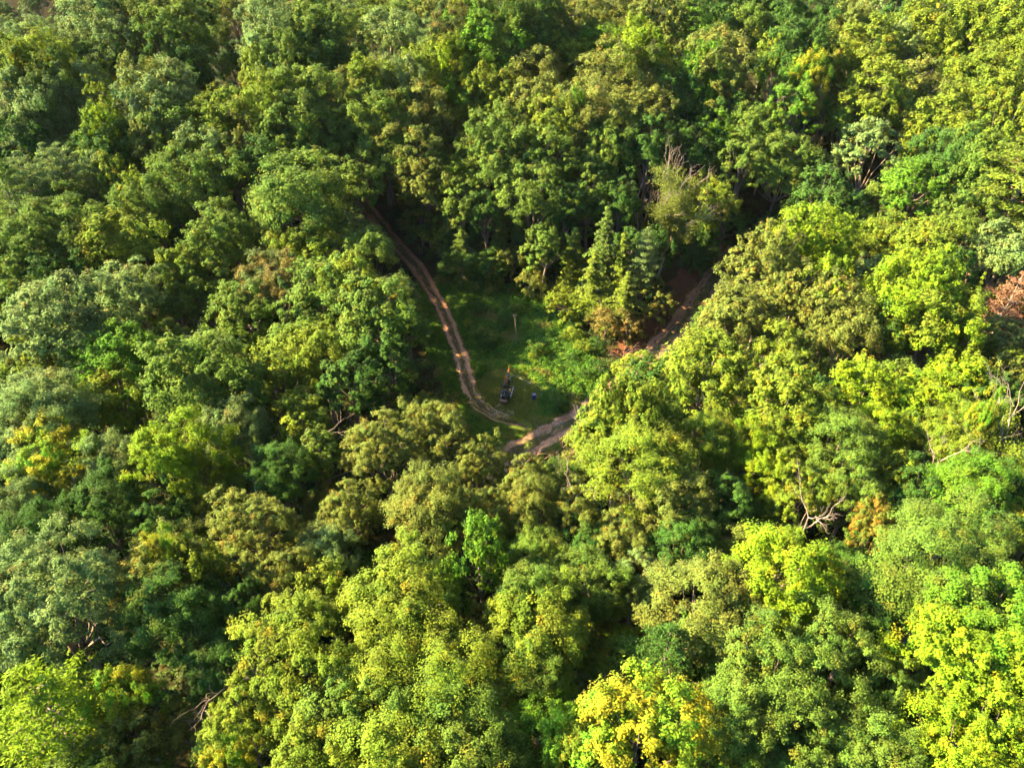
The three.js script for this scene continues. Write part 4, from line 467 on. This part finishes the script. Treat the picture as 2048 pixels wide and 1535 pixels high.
{
  const P = DATA.flow.map(([x, z]) => V(x, heightAt(x, z) + .13, z)); P.unshift(V(-.35, heightAt(-.3, -.3) + .5, -.05)); const g = new THREE.TubeGeometry(new THREE.CatmullRomCurve3(P), 30, .02, 7);
  tag(mesh('flow_pipe', g, PALE, scene), 'thin pale pipe lying on the mown grass beside the well', 'pipe');
}

// ---------------------------------------------------------------- what nobody could count: weeds, grass, gravel, undergrowth
function scatter(name, label, geo, mat, spots, colors) {   // spots: [x, z, scale, lift, turn, color index]
  const m = new THREE.InstancedMesh(geo, mat, spots.length), o = new THREE.Object3D(), c = new THREE.Color();
  spots.forEach(([x, z, s, lift, turn, k], i) => { o.position.set(x, heightAt(x, z) + lift, z); o.rotation.set(0, turn, 0); o.scale.set(s[0], s[1], s[0]); o.updateMatrix(); m.setMatrixAt(i, o.matrix); c.setRGB(...colors[k]); m.setColorAt(i, c); });
  m.name = name; m.castShadow = m.receiveShadow = true; scene.add(m); return tag(m, label, null, null, 'stuff');
}
function clump(seed, n, rad, h, leaf, asp) { const C = new Cloud(seed), r = C.r; for (let i = 0; i < n; i++) { const a = r() * 6.28, q = Math.sqrt(r()) * rad, y = h * (1 - (q / rad) ** 2 * .7) * (.45 + .65 * r()), lum = .7 + .6 * r(); C.leaf(Math.cos(a) * q, y, Math.sin(a) * q, Math.cos(a) * q / rad * .6 + C.g() * .6, .7 + C.g() * .5, Math.sin(a) * q / rad * .6 + C.g() * .6, leaf * (.6 + .8 * r()), asp, lum, lum, lum); } return C.build(); }
function tuft(seed, n, h) { const r = rng(seed), p = [], i = []; for (let k = 0; k < n; k++) { const a = r() * 6.28, q = r() * .12, x = Math.cos(a) * q, z = Math.sin(a) * q, H = h * (.6 + .7 * r()), b = a + (r() - .5), l = H * (.3 + .5 * r()), w = .012; p.push(x - Math.sin(b) * w, 0, z + Math.cos(b) * w, x + Math.sin(b) * w, 0, z - Math.cos(b) * w, x + Math.cos(b) * l, H, z + Math.sin(b) * l); i.push(k * 3, k * 3 + 1, k * 3 + 2); } const g = new THREE.BufferGeometry(); g.setAttribute('position', new THREE.Float32BufferAttribute(p, 3)); g.setIndex(i); return g; }
const plainLeaf = new THREE.MeshPhysicalMaterial({ color: 0xffffff, vertexColors: true, roughness: 1, transmission: .3, thickness: 0, side: THREE.DoubleSide, specularIntensity: .2 });
const blade = new THREE.MeshPhysicalMaterial({ color: 0xffffff, roughness: 1, specularIntensity: .2, side: THREE.DoubleSide });
const rw = rng(909), offRoad = (x, z, m) => nearest(samplesA, x, z) > 1.45 + m && nearest(samplesB, x, z) > 2.1 + m;
{
  const weeds = [], x0 = -22, x1 = 20, z0 = -34, z1 = 20;
  for (let k = 0; k < 9000; k++) {
    const x = x0 + (x1 - x0) * rw(), z = z0 + (z1 - z0) * rw(); if (!inPoly(x + jag(x, z, 1.5), z + jag(z, x, 1.5), DATA.clear) || padR(x, z) < 1.06 || !offRoad(x, z, .1)) continue;
    const near = z > 8 || (padR(x, z) < 1.5 && z > 5), tall = near ? .5 : .7 + 1.5 * nB(x * .6 + 9, z * .6) ** 2, dry = nB(x * .35 + 30, z * .35 + 7);
    weeds.push([x, z, [.8 + .6 * rw(), tall * (.6 + .6 * rw())], 0, rw() * 6.28, dry > .72 ? 3 : dry > .55 ? (rw() < .6 ? 2 : 1) : (rw() * 3) | 0]);
  }
  scatter('weeds', 'lush green weeds and vines covering the clearing', clump(31, 46, .62, .62, .27, .5), plainLeaf, weeds, [[.036, .108, .010], [.050, .142, .010], [.085, .168, .011], [.13, .15, .027]]);
  const grass = []; for (let k = 0; k < 15000; k++) { const x = -8 + 16 * rw(), z = -5 + 17 * rw(), p = padR(x, z); if (!(p < 1.02 || (z > 5 && inPoly(x, z, DATA.clear))) || !offRoad(x, z, -.35)) continue; grass.push([x, z, [1, .7 + .7 * rw()], .03, rw() * 6.28, (rw() * 3) | 0]); }
  for (const [S, w] of [[samplesA, .3], [samplesB, .45]]) for (const p of S) for (let k = 0; k < 9; k++) { const s = rw() < .6 ? (rw() - .5) * 2 * w : (rw() < .5 ? -1 : 1) * (1.35 + (S === samplesB ? .7 : 0) + rw() * .5); grass.push([p.x + s + (rw() - .5) * .3, p.z + (rw() - .5) * .5 + s * .4, [1.1, .8 + rw()], .02, rw() * 6.28, (rw() * 3) | 0]); }
  scatter('grass', 'short olive grass of the mown pad and track verges', tuft(32, 16, .16), blade, grass, [[.17, .22, .04], [.25, .24, .065], [.13, .21, .03]]);
}
for (let k = 0, n = 0; k < 400 && n < 26; k++) {   // shrubs in the weeds
  const x = -16 + 31 * rw(), z = -27 + 38 * rw(); if (!inPoly(x, z, DATA.clear) || padR(x, z) < 1.35 || !offRoad(x, z, .9) || (Math.abs(x - .8) < 1.2 && z < -8 && z > -14)) continue; n++;
  const A = KIND.S[n % 3], R = .7 + .8 * rw(), t = thing('shrub', '', 'shrub', x, heightAt(x, z), z, rw() * 6.28), c = 'gdyd'[n % 4]; t.scale.set(R / A.R, R * .85 / A.R, R / A.R); mesh('stem', A.wood, WOOD.grey, t); mesh('foliage', A.crown, LEAF[c], t);
  tag(t, `${WORDS[c]} ${R > 1.1 ? 'tall' : 'low'} shrub among the weeds of the clearing`, 'shrub', `${WORDS[c]} ${R > 1.1 ? 'tall' : 'low'} shrubs in the clearing`);
}
{   // pale gravel where the tracks meet and along the pad's edge
  const g = new THREE.IcosahedronGeometry(.055, 0), st = []; g.scale(1, .6, .8);
  for (const [cx, cz, rx, rz, n] of [[-1.4, 6.6, 1.9, .9, 260], [5.0, 8.6, 2.3, 1.0, 420], [-4.6, 3.6, .7, 1.6, 90], [3.2, 10.2, 2.2, 1.0, 120], [-7.6, -5, .6, 2.4, 60]]) for (let k = 0; k < n; k++) { const a = rw() * 6.28, q = Math.sqrt(rw()); st.push([cx + Math.cos(a) * rx * q, cz + Math.sin(a) * rz * q, [.5 + 1.0 * rw() ** 2, .5 + 1.0 * rw()], .07, rw() * 6, (rw() * 3) | 0]); }
  scatter('gravel', 'pale limestone gravel scattered where the tracks meet', g, new THREE.MeshStandardMaterial({ color: 0xffffff, roughness: .95 }), st, [[.42, .35, .27], [.30, .24, .18], [.50, .43, .35]]);
}
{
  const under = []; for (let k = 0; k < 26000; k++) { const x = -130 + 280 * rw(), z = -180 + 240 * rw() ** .8; if (Math.abs(x) > 52 + (62 - z) * .55 || inPoly(x, z, DATA.clear) || !offRoad(x, z, .6) || (nearest(samplesB, x, z) < 7 && z < -6)) continue; under.push([x, z, [.8 + 1.1 * rw(), .6 + 1.1 * rw()], 0, rw() * 6.28, (rw() * 4) | 0]); }
  scatter('undergrowth', 'dark ferns and low shrubs on the forest floor', clump(33, 70, .9, .9, .26, .55), plainLeaf, under, [[.025, .06, .012], [.035, .08, .014], [.05, .075, .018], [.045, .1, .014]]);
}
console.log('done', scene.children.length);

renderer.render(scene, camera);
